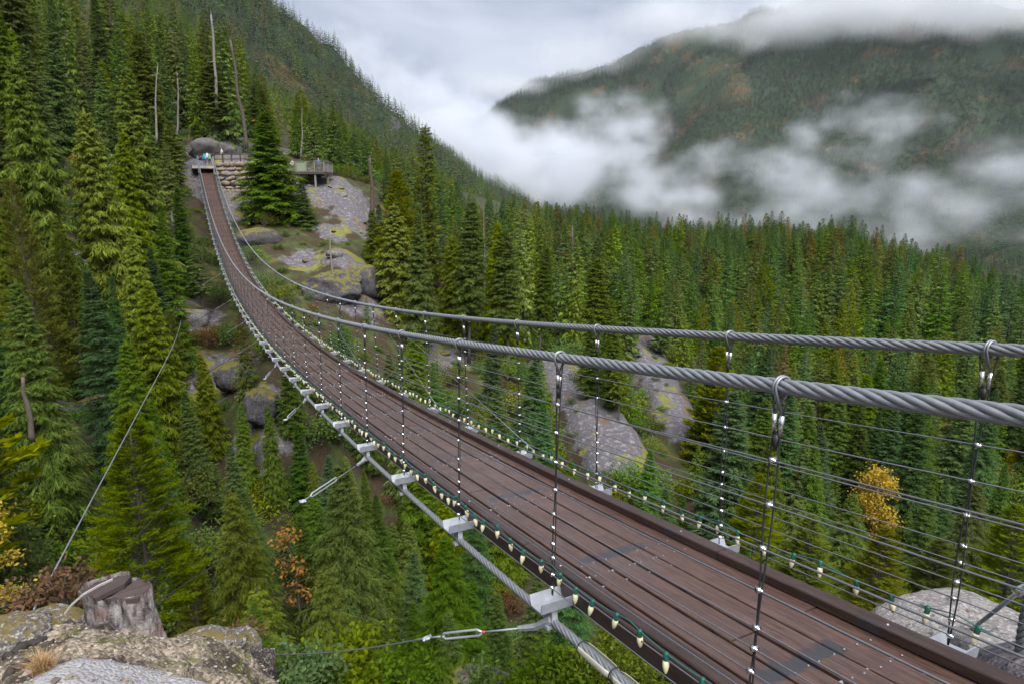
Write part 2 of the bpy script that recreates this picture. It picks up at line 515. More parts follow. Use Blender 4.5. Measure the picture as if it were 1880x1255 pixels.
for i in range(-1, NB):
    for side in (-1, 1):
        t = i * S
        top = BP(np.array(t), side * W_RAIL, Z_RAIL); bot = BP(np.array(t), side * W_BEAM, Z_BEAM)
        near = i < 12
        mb = MB()
        ferr = MB()
        # two wires with a slight crossing, bowed apart by the clamps
        for sg in (-1, 1):
            fr = np.linspace(0.0, 1.0, 12 if near else 3)
            P = top[None] * (1 - fr[:, None]) + bot[None] * fr[:, None]
            spread = (0.020 - 0.012 * fr) + (0.010 * np.sin(fr * 9 + i * 1.7 + side) if near else 0)
            spread = np.where(fr < 0.09, 0.05 - 0.25 * fr, spread)
            P = P + sg * spread[:, None] * FWD[None]
            P[0] = top + sg * 0.05 * FWD + [0, 0, 0]
            mb.tube(P, 0.0048 if near else 0.0065, 5 if near else 4)
            if near:
                fa = top * 0.93 + bot * 0.07 + sg * 0.022 * FWD; fb = top * 0.88 + bot * 0.12 + sg * 0.018 * FWD
                ferr.tube([fa, fb], 0.012, 7)
        h = bpart(mb, 'hanger', M_DARKWIRE)
        if near:
            loop = MB()
            th = np.linspace(-0.35, math.pi + 0.35, 14)
            for dx in (-0.010, 0.004):
                P = top[None] + (R_HAND + 0.008) * (np.cos(th)[:, None] * FWD[None] * 0.001 + 0) 
                P = top[None] + (R_HAND + 0.009) * (np.cos(th)[:, None] * RIGHT[None] + np.sin(th)[:, None] * np.array([[0, 0, 1.0]])) + (dx) * FWD[None]
                P = np.concatenate([[top * 0.93 + bot * 0.07 + FWD * 0.02], P, [top * 0.93 + bot * 0.07 - FWD * 0.02]])
                loop.tube(P, 0.0065, 6)
            loop.build('cable_loop', M_STRAND, h, True); ferr.build('ferrule', M_CHROME, h, True)
            dark = MB().tube([top * 0.88 + bot * 0.12, top * 0.84 + bot * 0.16], [0.02, 0.009], 8); dark.build('shrink_sleeve', M_BLACK, h, True)
        else:
            MB().tube([top + 0.03 * FWD, top - 0.03 * FWD], R_HAND + 0.01, 8).build('cable_loop', M_STRAND, h, True)
        for fr in FR:
            w, dz = wire_w(side, fr)
            c = BP(np.array(t), w + side * 0.006, dz)
            c = c + FWD * (0.006 * math.sin(i * 2.3 + fr * 17))
            if i < 14 and n_cl < 300:
                o = link('wire_clamp', clamp_me, h)
                o.matrix_local = Matrix.Translation(Vector(c)) @ Matrix.Rotation(BR['hd'] + rng.uniform(-.3, .3), 4, 'Z') @ Matrix.Rotation(rng.uniform(-.25, .25), 4, 'Y')
                n_cl += 1
            else:
                far_clamps.box(c, (0.034, 0.028, 0.028))
o = bpart(far_clamps, 'far_wire_clamps', M_CHROME, smooth=False); tag(o, kind='stuff')

# long diagonal stays seen through the right-hand mesh
for a_, b_ in (((10.5, 0.3), (5.3, 0.93)), ((12.6, 0.2), (9.0, 0.95)), ((20.0, .2), (15, .95))):
    Pa = BP(np.array(a_[0] * S / 1.9), *wire_w(1, a_[1])); Pb = BP(np.array(b_[0] * S / 1.9), *wire_w(1, b_[1]))
    bpart(MB().tube([Pa, (Pa + Pb) / 2, Pb], 0.006, 5), 'diagonal_stay', M_WIRE)

# sleeve with black ties on the near foot cable
wf, zf = -(W_BEAM + 0.02), Z_BEAM - 0.20
def sleeve(ta, tb):
    tt = np.linspace(ta, tb, 9)
    mb = MB()
    for ph0 in (-0.75, math.pi - 0.55):
        th = ph0 + np.linspace(0, 1.3, 7)
        rr = 0.050
        C = BP(tt, wf, zf)
        prof_w = np.sqrt(np.clip(1 - np.abs(np.linspace(-1, 1, 9)) ** 5, 0.05, 1))
        V = []
        for c, s_ in zip(C, prof_w):
            for a in th: V.append(c + (rr * (0.75 + 0.35 * s_)) * (math.cos(a) * RIGHT + math.sin(a) * np.array([0, 0, 1.0])))
        q = [[i * 7 + j, i * 7 + j + 1, (i + 1) * 7 + j + 1, (i + 1) * 7 + j] for i in range(8) for j in range(6)]
        mb.add(V, [q])
    return mb
for ta, tb in ((1.50, 1.08), (1.07, 0.68)):
    s_o = bpart(sleeve(ta, tb), 'cable_sleeve', M_PAD)
    sol = s_o.modifiers.new('thick', 'SOLIDIFY'); sol.thickness = 0.004
for tq in (1.46, 1.075, 0.72):
    c = BP(np.array(tq), wf, zf)
    th = np.linspace(0, 2 * np.pi, 14, endpoint=False)
    bpart(MB().tube(c[None] + 0.052 * (np.cos(th)[:, None] * RIGHT[None] + np.sin(th)[:, None] * np.array([[0, 0, 1.0]])), 0.005, 5, closed=True), 'cable_tie', M_BLACK)

# end frames at the far landing: two posts per side where the rail cables run in
for side in (-1, 1):
    p = BP(np.array(T_END), side * W_RAIL, Z_PLANK)
    bpart(MB().box(p + [0, 0, 0.95], (0.12, 0.12, 1.95)), 'end_post', M_GALV, smooth=False)

# --- two strings of festoon bulbs hung along the lowest rail wires
bulb_prof = [(0.0, -0.086), (0.007, -0.080), (0.0135, -0.066), (0.0185, -0.048), (0.0175, -0.032), (0.0135, -0.024)]
sock_prof = [(0.0145, -0.028), (0.015, 0.006), (0.010, 0.010), (0.0, 0.011)]
def lathe(pr, n=9):
    V = [(r * math.cos(a), r * math.sin(a), z) for r, z in pr for a in np.linspace(0, 2 * np.pi, n, endpoint=False)]
    q = [[i * n + j, i * n + (j + 1) % n, (i + 1) * n + (j + 1) % n, (i + 1) * n + j] for i in range(len(pr) - 1) for j in range(n)]
    return MB().add(V, [q])
bulb_me = lathe(bulb_prof).mesh('bulb', M_BULB, True); sock_me = lathe(sock_prof).mesh('socket', M_SOCKET, True)
BS = 1.12
for side in (-1, 1):
    root = empty('light_string', tuple(BP(np.array(0.0), side * 0.84, Z_BEAM + 0.1)))
    tag(root, 'string of cream cone bulbs on green cord along the %s edge of the deck' % ('near left' if side < 0 else 'far right'), 'string lights')
    ro = np.array(root.location)
    ts = np.arange(T0, T_END - 1, 0.075)
    def cz(t):
        fr = 0.88 if side > 0 else 0.855
        w, dz = wire_w(side, fr)
        ph = (t / (S * 0.5)) % 1.0
        return BP(t, w + side * 0.018, dz - 0.05 * 4 * ph * (1 - ph) - 0.012)
    c = MB().tube(cz(ts), 0.0042, 5).build('cord', M_CORD, root, True); c.location = tuple(-ro)
    rest_b, rest_s = MB(), MB()
    t = T0 + 0.1; k = 0
    bv, sv = lathe(bulb_prof, 6), lathe(sock_prof, 6)
    while t < T_END - 2:
        p = cz(np.array([t]))[0]
        if k < 150 and t < 40:
            s_ = link('socket', sock_me, root, tuple(p - ro + [0, 0, -0.006])); s_.scale = (BS, BS, BS * 1.28)
            s_.rotation_euler = (rng.uniform(-.22, .22), rng.uniform(-.22, .22), 0)
            link('bulb', bulb_me, s_)
        else:
            q = lathe([(0, -0.09), (0.02, -0.05), (0.015, -0.02)], 5)
            rest_b.add(q.V[0] * 1.5 + p, [f for L in q.F.values() for f in L])
            q = lathe([(0.016, -0.03), (0.015, 0.01), (0, 0.012)], 5)
            rest_s.add(q.V[0] * 1.5 + p, [f for L in q.F.values() for f in L])
        t += 0.26 + rng.uniform(-.05, .05); k += 1
    if rest_b.n:
        o = rest_b.build('far_bulbs', M_BULB, root, True); o.location = tuple(-ro); tag(o, kind='stuff')
        o = rest_s.build('far_sockets', M_SOCKET, root, True); o.location = tuple(-ro); tag(o, kind='stuff')

# --- wind guys: cable with turnbuckle from a beam end down to the gully side
def guy(beam_i, far, label, tb_at=0.5, tb_len=0.55, side=-1, sag=0.02, wr=0.009, big=False):
    a = BP(np.array(beam_i * S), side * (W_BEAM + 0.06), Z_BEAM - 0.25)
    b = np.asarray(far, float)
    d = b - a; L = np.linalg.norm(d); u = d / L
    root = empty('wind_guy', tuple(a)); tag(root, label, 'guy cable', 'wind guys under the bridge')
    rel = lambda P: np.asarray(P) - a
    side_v = np.cross(u, [0, 0, 1.0]); side_v /= np.linalg.norm(side_v)
    up = np.cross(side_v, u)
    # bent plate at the beam
    MB().tube(rel([a - u * 0.06 + [0, 0, .05], a + u * 0.10, a + u * 0.28]), [0.035, 0.03, 0.022], 6).build('lug_plate', M_GALV, root, False)
    p0 = a + u * 0.28; p1 = a + u * (0.28 + tb_at); p2 = p1 + u * tb_len
    MB().tube(rel([p0, p1 + u * 0.06]), wr * 1.1, 6).build('rod', M_GALV, root, True)
    tb = MB()
    for sg in (-1, 1):
        tb.tube(rel([p1 + up * 0.0 * sg, p1 + u * 0.05 + up * 0.026 * sg, p2 - u * 0.05 + up * 0.026 * sg, p2]), 0.011, 6)
    tb.build('turnbuckle', M_GALV, root, True)
    MB().tube(rel([p1 - u * 0.03, p1 + u * 0.02]), wr * 1.6, 7).build('marker_band', M_RED, root, True)
    MB().tube(rel([p2 - u * 0.04, p2 + u * 0.16]), wr * 1.3, 6).build('threaded_eye', M_GALV, root, True)
    sh = MB()
    th = np.linspace(0, 2 * np.pi, 12, endpoint=False)
    c = p2 + u * 0.20
    sh.tube(rel(c[None] + 0.045 * np.cos(th)[:, None] * u[None] + 0.03 * np.sin(th)[:, None] * side_v[None]), 0.011, 6, closed=True)
    sh.tube(rel([c - side_v * 0.05, c + side_v * 0.05]), 0.012, 6)
    sh.build('shackle', M_GALV, root, True)
    fr = np.linspace(0, 1, 24)
    P = (p2 + u * 0.24)[None] * (1 - fr[:, None]) + b[None] * fr[:, None]
    P[:, 2] -= sag * L * 4 * fr * (1 - fr)
    MB().tube(rel(P), wr, 5).build('guy_rope', M_WIRE if big else M_DARKWIRE, root, True)
    MB().box(rel(b), (0.05, 0.05, 0.12)).build('anchor_block', M_GALV, root)
    return root
# ================================================================== TERRAIN: one sheet from the ledge underfoot to the far mountain
VIS = [  # seen ground: (pixel x, pixel y, horizontal range)
 (100,1250,4.0),(300,1245,4.0),(500,1250,4.3),(20,1150,5.2),(60,1125,5.6),(235,1152,5.3),(400,1165,5.3),(480,1200,5.0),
 (850,1330,8.0),(720,1340,7.6),(600,1345,7.4),(1780,1190,6.5),(1880,1235,4.6),(1700,1180,7.0),(1850,1175,7.2),
 (100,455,60),(60,285,80),(330,520,62),(340,575,57),(410,690,48),(480,745,40),(180,765,36),(420,490,66),(380,410,76),(270,470,64),
 (378,322,88),(345,325,88),(430,318,88),(430,398,81),(500,405,80),(560,345,87),(600,338,88),(680,395,84),(640,372,83),(725,375,95),(545,420,77),(610,440,74),(690,440,80),
 (530,472,67),(640,478,65),(655,560,60),(580,565,58),(500,505,64),(470,440,70),(700,520,66),
 (520,610,50),(600,645,48),(700,650,54),(800,645,60),(850,720,52),(900,765,48),(760,570,66),
 (1000,690,60),(1060,765,50),(1130,855,42),(1165,625,78),(1210,720,62),(1255,825,50),(1330,900,44),(1110,700,60),
 (900,560,92),(1000,600,96),(1100,560,130),(1200,600,110),(1400,640,110),(1600,700,100),(1800,765,92),(1500,800,70),(1700,950,54),(1850,1000,44),(1400,950,48),(2050,900,60),
 (1500,545,165),(1800,610,160),(1200,510,170),(1000,455,170),(2000,680,150),
 (1400,470,250),(1200,458,250),(1080,430,255),(1600,492,245),(1900,592,225),(1720,535,235),(980,395,262),
 (400,268,96),(455,262,106),(340,262,100),(560,285,112),(650,330,122),(800,385,150),(250,250,110),(150,240,105),
 (490,10,900),(560,72,950),(620,132,1000),(700,206,1050),(800,272,1100),(900,332,1150),(985,366,1150),
 (560,200,550),(640,252,600),(700,292,600),(800,322,560),(450,120,500),(480,225,230),(600,265,255),(700,318,260),(800,350,270),(900,370,310),
 (300,0,450),(150,-150,500),(0,-200,400),(200,140,200),(100,140,160),(320,190,180),(0,60,160),(-300,-100,200),(-300,100,110),
 (940,192,2700),(1050,172,2700),(1150,150,2650),(1250,115,2600),(1400,72,2600),(1500,40,2600),(1700,42,2600),(1880,66,2600),(2100,40,2600),
 (1880,300,2000),(1500,250,2150),(1200,250,2300),(1000,262,2400),(1600,400,1750),(1880,480,1500),(1300,380,1700),(1000,345,1900),(2150,300,1900),
 (900,215,2900),(700,240,3100),(500,250,3100),
]
SLABS = [((1012,690,59),(1035,730,55),(1065,775,50),(1100,820,45),(1135,865,41)), ((1170,635,77),(1190,680,69),(1215,735,62),(1240,790,54),(1258,840,49))]
HID = [
 (620,5,-4.9),(700,5,-5.4),(850,5,-5.7),(700,6.5,-7.4),(850,6.5,-7.4),(560,6.5,-7.2),  # unseen ground: (pixel x for the bearing, horizontal range, height)
 (60,8,-9),(235,8,-9.5),(450,8,-9),(235,14,-14),(60,14,-13),(450,14,-17),(0,25,-13.5),(-200,7,-4.5),(-200,15,-9),
 (-600,4,-3.0),(-600,15,-6),(-600,30,-4),(-600,60,8),(-600,120,35),(-600,300,90),(-600,1000,260),(-600,3000,300),
 (600,8,-8.6),(600,15,-17),(850,15,-15),(1050,8,-6.8),(1050,15,-15),(940,1.6,-3.6),(940,4,-4.6),(500,2,-2.9),(1500,1.6,-3.3),(1500,4,-4.2),(1300,8,-7),
 (200,1.6,-2.7),(1800,1.6,-3.3),(2300,3,-3.4),(2300,10,-6),(2300,30,-15),(2300,100,-35),(2300,250,-60),(2300,800,-170),(2500,3000,300),
 (1780,12,-10),(1780,25,-18),(1550,15,-13),(1300,15,-14),(1300,25,-19),(1550,28,-21),
 (560,25,-19),(560,36,-19),(700,25,-21),(700,38,-22),(400,25,-17),(400,38,-16),(250,25,-15),(250,40,-13),(100,25,-14),(100,42,-10.5),(0,42,-8),(900,28,-21),(1100,30,-20),
 (1000,420,-40),(1200,420,-80),(1400,420,-95),(1880,420,-110),(1400,800,-190),(1880,800,-170),(1050,800,-120),(1150,1250,-150),(1400,1300,-100),(1880,1100,-60),
 (490,1700,150),(800,1900,-40),(1000,1500,-140),(-100,1200,330),(200,1300,330),
 (940,4200,200),(1400,4200,400),(1880,4200,350),(500,4200,200),(0,4200,200),
]
_cp, _cv = [], []
for px, py, r in VIS:
    p = at(px, py, r); _cp.append((math.atan2(p[0], p[1]) * 2.2, math.log(r))); _cv.append(p[2] / r)
for px, r, z in HID:
    p = ray(px, 371); _cp.append((math.atan2(p[0], p[1]) * 2.2, math.log(r))); _cv.append(z / r)
_cp = np.array(_cp); _cv = np.array(_cv)
def _tps(d2): return np.where(d2 > 1e-12, 0.5 * d2 * np.log(d2 + 1e-12), 0)
_n = len(_cp)
_K = _tps(((_cp[:, None] - _cp[None]) ** 2).sum(-1)) + np.eye(_n) * 2e-4
_Pm = np.concatenate([np.ones((_n, 1)), _cp], 1)
_A = np.block([[_K, _Pm], [_Pm.T, np.zeros((3, 3))]])
_W = np.linalg.solve(_A, np.concatenate([_cv, np.zeros(3)]))
_slabp = [np.array([at(*p)[:2] for p in pl]) for pl in SLABS]
def H(x, y, detail=True):
    x = np.atleast_1d(np.asarray(x, float)); y = np.atleast_1d(np.asarray(y, float))
    r = np.maximum(np.hypot(x, y), 0.6)
    az = np.arctan2(x, y)
    az = np.clip(az, -1.15, 1.15)
    q = np.stack([az * 2.2, np.log(np.clip(r, 1.3, 4300))], -1)
    o = np.empty(len(q))
    for a in range(0, len(q), 4000):
        b = q[a:a + 4000]
        o[a:a + 4000] = _tps(((b[:, None] - _cp[None]) ** 2).sum(-1)) @ _W[:_n] + _W[_n] + b @ _W[_n + 1:]
    z = o * r
    for pl in _slabp:                                   # the two bare slabs stand proud of the slope
        d2 = np.full(len(x), 1e9)
        for a, b in zip(pl[:-1], pl[1:]):
            ab = b - a; tt_ = np.clip(((x - a[0]) * ab[0] + (y - a[1]) * ab[1]) / (ab @ ab), 0, 1)
            d2 = np.minimum(d2, (x - a[0] - tt_ * ab[0]) ** 2 + (y - a[1] - tt_ * ab[1]) ** 2)
        z = z + 2.0 * np.exp(-(d2 / 2.6 ** 2) ** 2)
    if detail:
        P3 = np.stack([x, y, 0 * x], -1)
        amp = np.clip((r - 6) / 30, 0, 1)
        z = z + amp * (0.9 * fbm(P3 / 9.0, 4, 3) + 0.25 * fbm(P3 / 1.7, 3, 9))
        z = z + np.clip((r - 1300) / 500, 0, 1) * (34 * (1 - 2.2 * np.abs(fbm(P3 / 420.0 + 7.7, 3, 33))) + 4)
        z = z + np.clip((r - 300) / 500, 0, 1) * (26 * (1 - 2 * np.abs(fbm(P3 / 330.0, 4, 21))) + 9 * fbm(P3 / 70.0, 3, 5) - 8)
    return z

az = np.concatenate([np.linspace(-math.pi, -0.95, 30, endpoint=False), np.linspace(-0.95, 0.95, 420), np.linspace(0.95, math.pi, 31)[1:]])
rr = np.exp(np.linspace(math.log(1.2), math.log(4300.0), 330))
AZ, RR = np.meshgrid(az, rr)
gx, gy = (np.sin(AZ) * RR).ravel(), (np.cos(AZ) * RR).ravel()
gz = H(gx, gy)
# the shaped ledge underfoot takes over close by: sink the sheet a little there
_ga, _gr = AZ.ravel(), RR.ravel()
gz = gz - 0.3 * ((_ga > -0.80) & (_ga < -0.26) & (_gr > 2.2) & (_gr < 5.9))
na, nr = len(az), len(rr)
i, j = np.meshgrid(np.arange(nr - 1), np.arange(na - 1), indexing='ij')
quads = np.stack([i * na + j, i * na + j + 1, (i + 1) * na + j + 1, (i + 1) * na + j], -1).reshape(-1, 4)[:, ::-1]
# bare-rock mask from the outcrops seen in the photograph (a property of the ground, stored per vertex)
ROCKS = [(600,362,85,4.5),(645,382,83,4.5),(560,350,86,3),(665,405,80,3.5),(560,470,67,2.5),(640,470,66,3),(610,420,76,2.5),(655,540,60,3),
 (1012,695,59,1.8),(1035,730,55,2.2),(1065,775,50,2.4),(1100,820,45,2.4),(1130,855,42,2.0),(1172,640,76,2.4),(1190,680,69,3.0),(1215,735,62,3.0),(1240,790,54,2.6),(1255,830,50,2.0),
 (400,268,96,8),(455,262,105,7),(365,300,92,7),(430,355,84,6),(100,455,60,3),(410,690,48,3),(480,745,40,2.5),(340,570,57,3),(800,640,60,4),(180,765,36,2)]
rock = np.zeros(len(gx))
for px, py, r, s in ROCKS:
    p = at(px, py, r); rock = np.maximum(rock, np.exp(-((gx - p[0]) ** 2 + (gy - p[1]) ** 2) / (2 * (s * 0.75) ** 2)))
for pl in _slabp:
    for a, b in zip(pl[:-1], pl[1:]):
        ab = b - a; tt_ = np.clip(((gx - a[0]) * ab[0] + (gy - a[1]) * ab[1]) / (ab @ ab), 0, 1)
        rock = np.maximum(rock, 1.5 * np.exp(-((gx - a[0] - tt_ * ab[0]) ** 2 + (gy - a[1] - tt_ * ab[1]) ** 2) / 2.3 ** 2))
rock = np.maximum(rock, np.exp(-(gx ** 2 + gy ** 2) / (2 * 9.0 ** 2)))

def ground_mat():
    t = NT('forest_floor_and_granite')
    p = t.pos()
    rk = t.node('ShaderNodeAttribute', attribute_name='rock').outputs['Fac']
    far = t.node('ShaderNodeAttribute', attribute_name='far').outputs['Fac']
    n1 = t.noise(p, 0.55, 4, 0.6); n2 = t.noise(p, 3.2, 5, 0.66); n3 = t.noise(p, 0.16, 2, 0.5); n4 = n2
    duff = t.mix(n2, (0.028, 0.021, 0.014), (0.065, 0.045, 0.025))
    duff = t.mix(t.ramp(n1, [(0.45, 0.0), (0.6, 1.0)]), duff, t.mix(n2, (0.03, 0.05, 0.012), (0.07, 0.095, 0.02)))
    duff = t.mix(t.ramp(n1, [(0.6, 0.0), (0.72, 1.0)]), duff, (0.16, 0.09, 0.03))
    stone = t.mix(n2, (0.06, 0.055, 0.063), (0.155, 0.145, 0.16))
    stone = t.mix(t.ramp(n4, [(0.5, 0.0), (0.7, 0.8)]), stone, (0.10, 0.10, 0.105))
    stone = t.mix(t.ramp(n2, [(0.54, 0.0), (0.62, 0.8)]), stone, (0.24, 0.225, 0.23))
    moss = t.mix(n2, (0.09, 0.10, 0.012), (0.24, 0.23, 0.025))
    stone = t.mix(t.ramp(t.noise(p, 0.42, 4, 0.62), [(0.55, 0.0), (0.60, 0.85)]), stone, moss)
    stone = t.mix(t.ramp(n1, [(0.58, 0.0), (0.68, 0.8)]), stone, (0.13, 0.075, 0.035))
    m = t.math('ADD', rk, t.math('MULTIPLY', t.math('SUBTRACT', n1, 0.5), 1.1))
    c = t.mix(t.ramp(m, [(0.46, 0.0), (0.58, 1.0)]), duff, stone)
    green = t.mix(n3, (0.012, 0.028, 0.016), (0.034, 0.052, 0.02))
    rust = t.mix(n3, (0.03, 0.045, 0.02), (0.11, 0.06, 0.022))
    fn = t.noise(p, 0.010, 5, 0.65)
    fc = t.mix(t.ramp(fn, [(0.54, 0.0), (0.64, 1.0)]), green, rust)
    fc = t.mix(t.ramp(t.noise(p, 0.011, 3, 0.65), [(0.66, 0.0), (0.70, 0.6)]), fc, (0.12, 0.11, 0.13))
    c = t.mix(far, c, fc)
    t.bsdf(c, 0.85, 0, t.bump(n2, 0.7, 0.25), 0.25)
    return t.m
M_GROUND = ground_mat()
far_a = np.clip((np.hypot(gx, gy) - 150) / 250, 0, 1)
ground = link('ground', np_mesh('ground', np.stack([gx, gy, gz], -1), [quads], M_GROUND, True, attrs={'rock': rock, 'far': far_a}))
tag(ground, 'rocky forest floor running from the gully up to the misty mountains', kind='structure')
# ================================================================== TREES
def leaf_mat(name, ca, cb, var=0.5, tr=0.33):
    t = NT(name)
    oi = t.node('ShaderNodeObjectInfo').outputs['Random']
    g = t.node('ShaderNodeNewGeometry')
    isl = g.outputs['Random Per Island']
    hs = t.node('ShaderNodeHueSaturation')
    c = t.mix(isl, ca, cb)
    t.put(hs.inputs['Hue'], t.math('ADD', 0.5 - 0.018, t.math('MULTIPLY', oi, 0.036)))
    t.put(hs.inputs['Saturation'], t.math('ADD', 0.84, t.math('MULTIPLY', t.math('FRACT', t.math('MULTIPLY', oi, 7.13)), 0.3)))
    t.put(hs.inputs['Value'], t.math('ADD', 1 - var * 0.5, t.math('MULTIPLY', t.math('FRACT', t.math('MULTIPLY', oi, 13.7)), var)))
    t.put(hs.inputs['Color'], c)
    d = t.node('ShaderNodeBsdfDiffuse', Color=hs.outputs[0])
    tl = t.node('ShaderNodeBsdfTranslucent', Color=hs.outputs[0])
    mx = t.node('ShaderNodeMixShader'); mx.inputs[0].default_value = tr
    t.l.new(d.outputs[0], mx.inputs[1]); t.l.new(tl.outputs[0], mx.inputs[2])
    t.l.new(mx.outputs[0], t.out.inputs['Surface'])
    return t.m
ML = {
 'fir':     leaf_mat('fir_needles', (0.049, 0.098, 0.019), (0.138, 0.222, 0.040)),
 'hemlock': leaf_mat('hemlock_needles', (0.063, 0.110, 0.016), (0.166, 0.234, 0.035)),
 'cedar':   leaf_mat('cedar_sprays', (0.076, 0.117, 0.014), (0.205, 0.257, 0.030)),
 'old':     leaf_mat('old_conifer_needles', (0.070, 0.103, 0.019), (0.178, 0.220, 0.040)),
 'pine':    leaf_mat('olive_pine_needles', (0.087, 0.110, 0.009), (0.211, 0.240, 0.023)),
 'blue':    leaf_mat('bluish_fir_needles', (0.044, 0.101, 0.033), (0.122, 0.211, 0.063)),
 'rust':    leaf_mat('rusty_needles', (0.110, 0.085, 0.020), (0.230, 0.150, 0.030)),
 'yellow':  leaf_mat('yellow_leaves', (0.34, 0.225, 0.006), (0.56, 0.38, 0.014), 0.35),
 'orange':  leaf_mat('orange_leaves', (0.36, 0.17, 0.004), (0.50, 0.26, 0.006), 0.3),
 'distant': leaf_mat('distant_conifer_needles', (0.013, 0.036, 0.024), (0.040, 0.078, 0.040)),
 'shrub':   leaf_mat('shrub_leaves', (0.058, 0.117, 0.019), (0.158, 0.234, 0.035)),
 'dry':     leaf_mat('dry_brown_twigs', (0.085, 0.048, 0.02), (0.18, 0.10, 0.04), 0.3),
}
ML['spire'] = ML['old']
M_BARK = plain('grey_brown_bark', (0.085, 0.070, 0.060), 0.9, 0, 0.5, 5.0, 0.5)
M_SNAG = plain('weathered_dead_wood', (0.19, 0.17, 0.155), 0.85, 0, 0.55, 5.0, 0.5)
M_RED_BARK = plain('reddish_bark', (0.085, 0.055, 0.042), 0.9, 0, 0.5, 5.0, 0.5)

def _unit(v): return v / (np.linalg.norm(v, axis=-1, keepdims=True) + 1e-9)

def cards(base, d, length, width, rs, droop=0.15):
    """slender rhombic sprays: base (n,3), direction d, bent a little downwards at the tip"""
    n = len(base)
    side = _unit(np.cross(d, rs.normal(size=(n, 3)) * 0.55 + np.array([0, 0, 1.0])))
    L = length[:, None]; W = width[:, None]
    mid = base + d * L * 0.45
    tip = base + d * L; tip[:, 2] -= droop * length
    V = np.stack([base, mid + side * W * 0.5, tip, mid - side * W * 0.5], 1).reshape(-1, 3)
    q = np.arange(n * 4).reshape(n, 4)
    return V, q

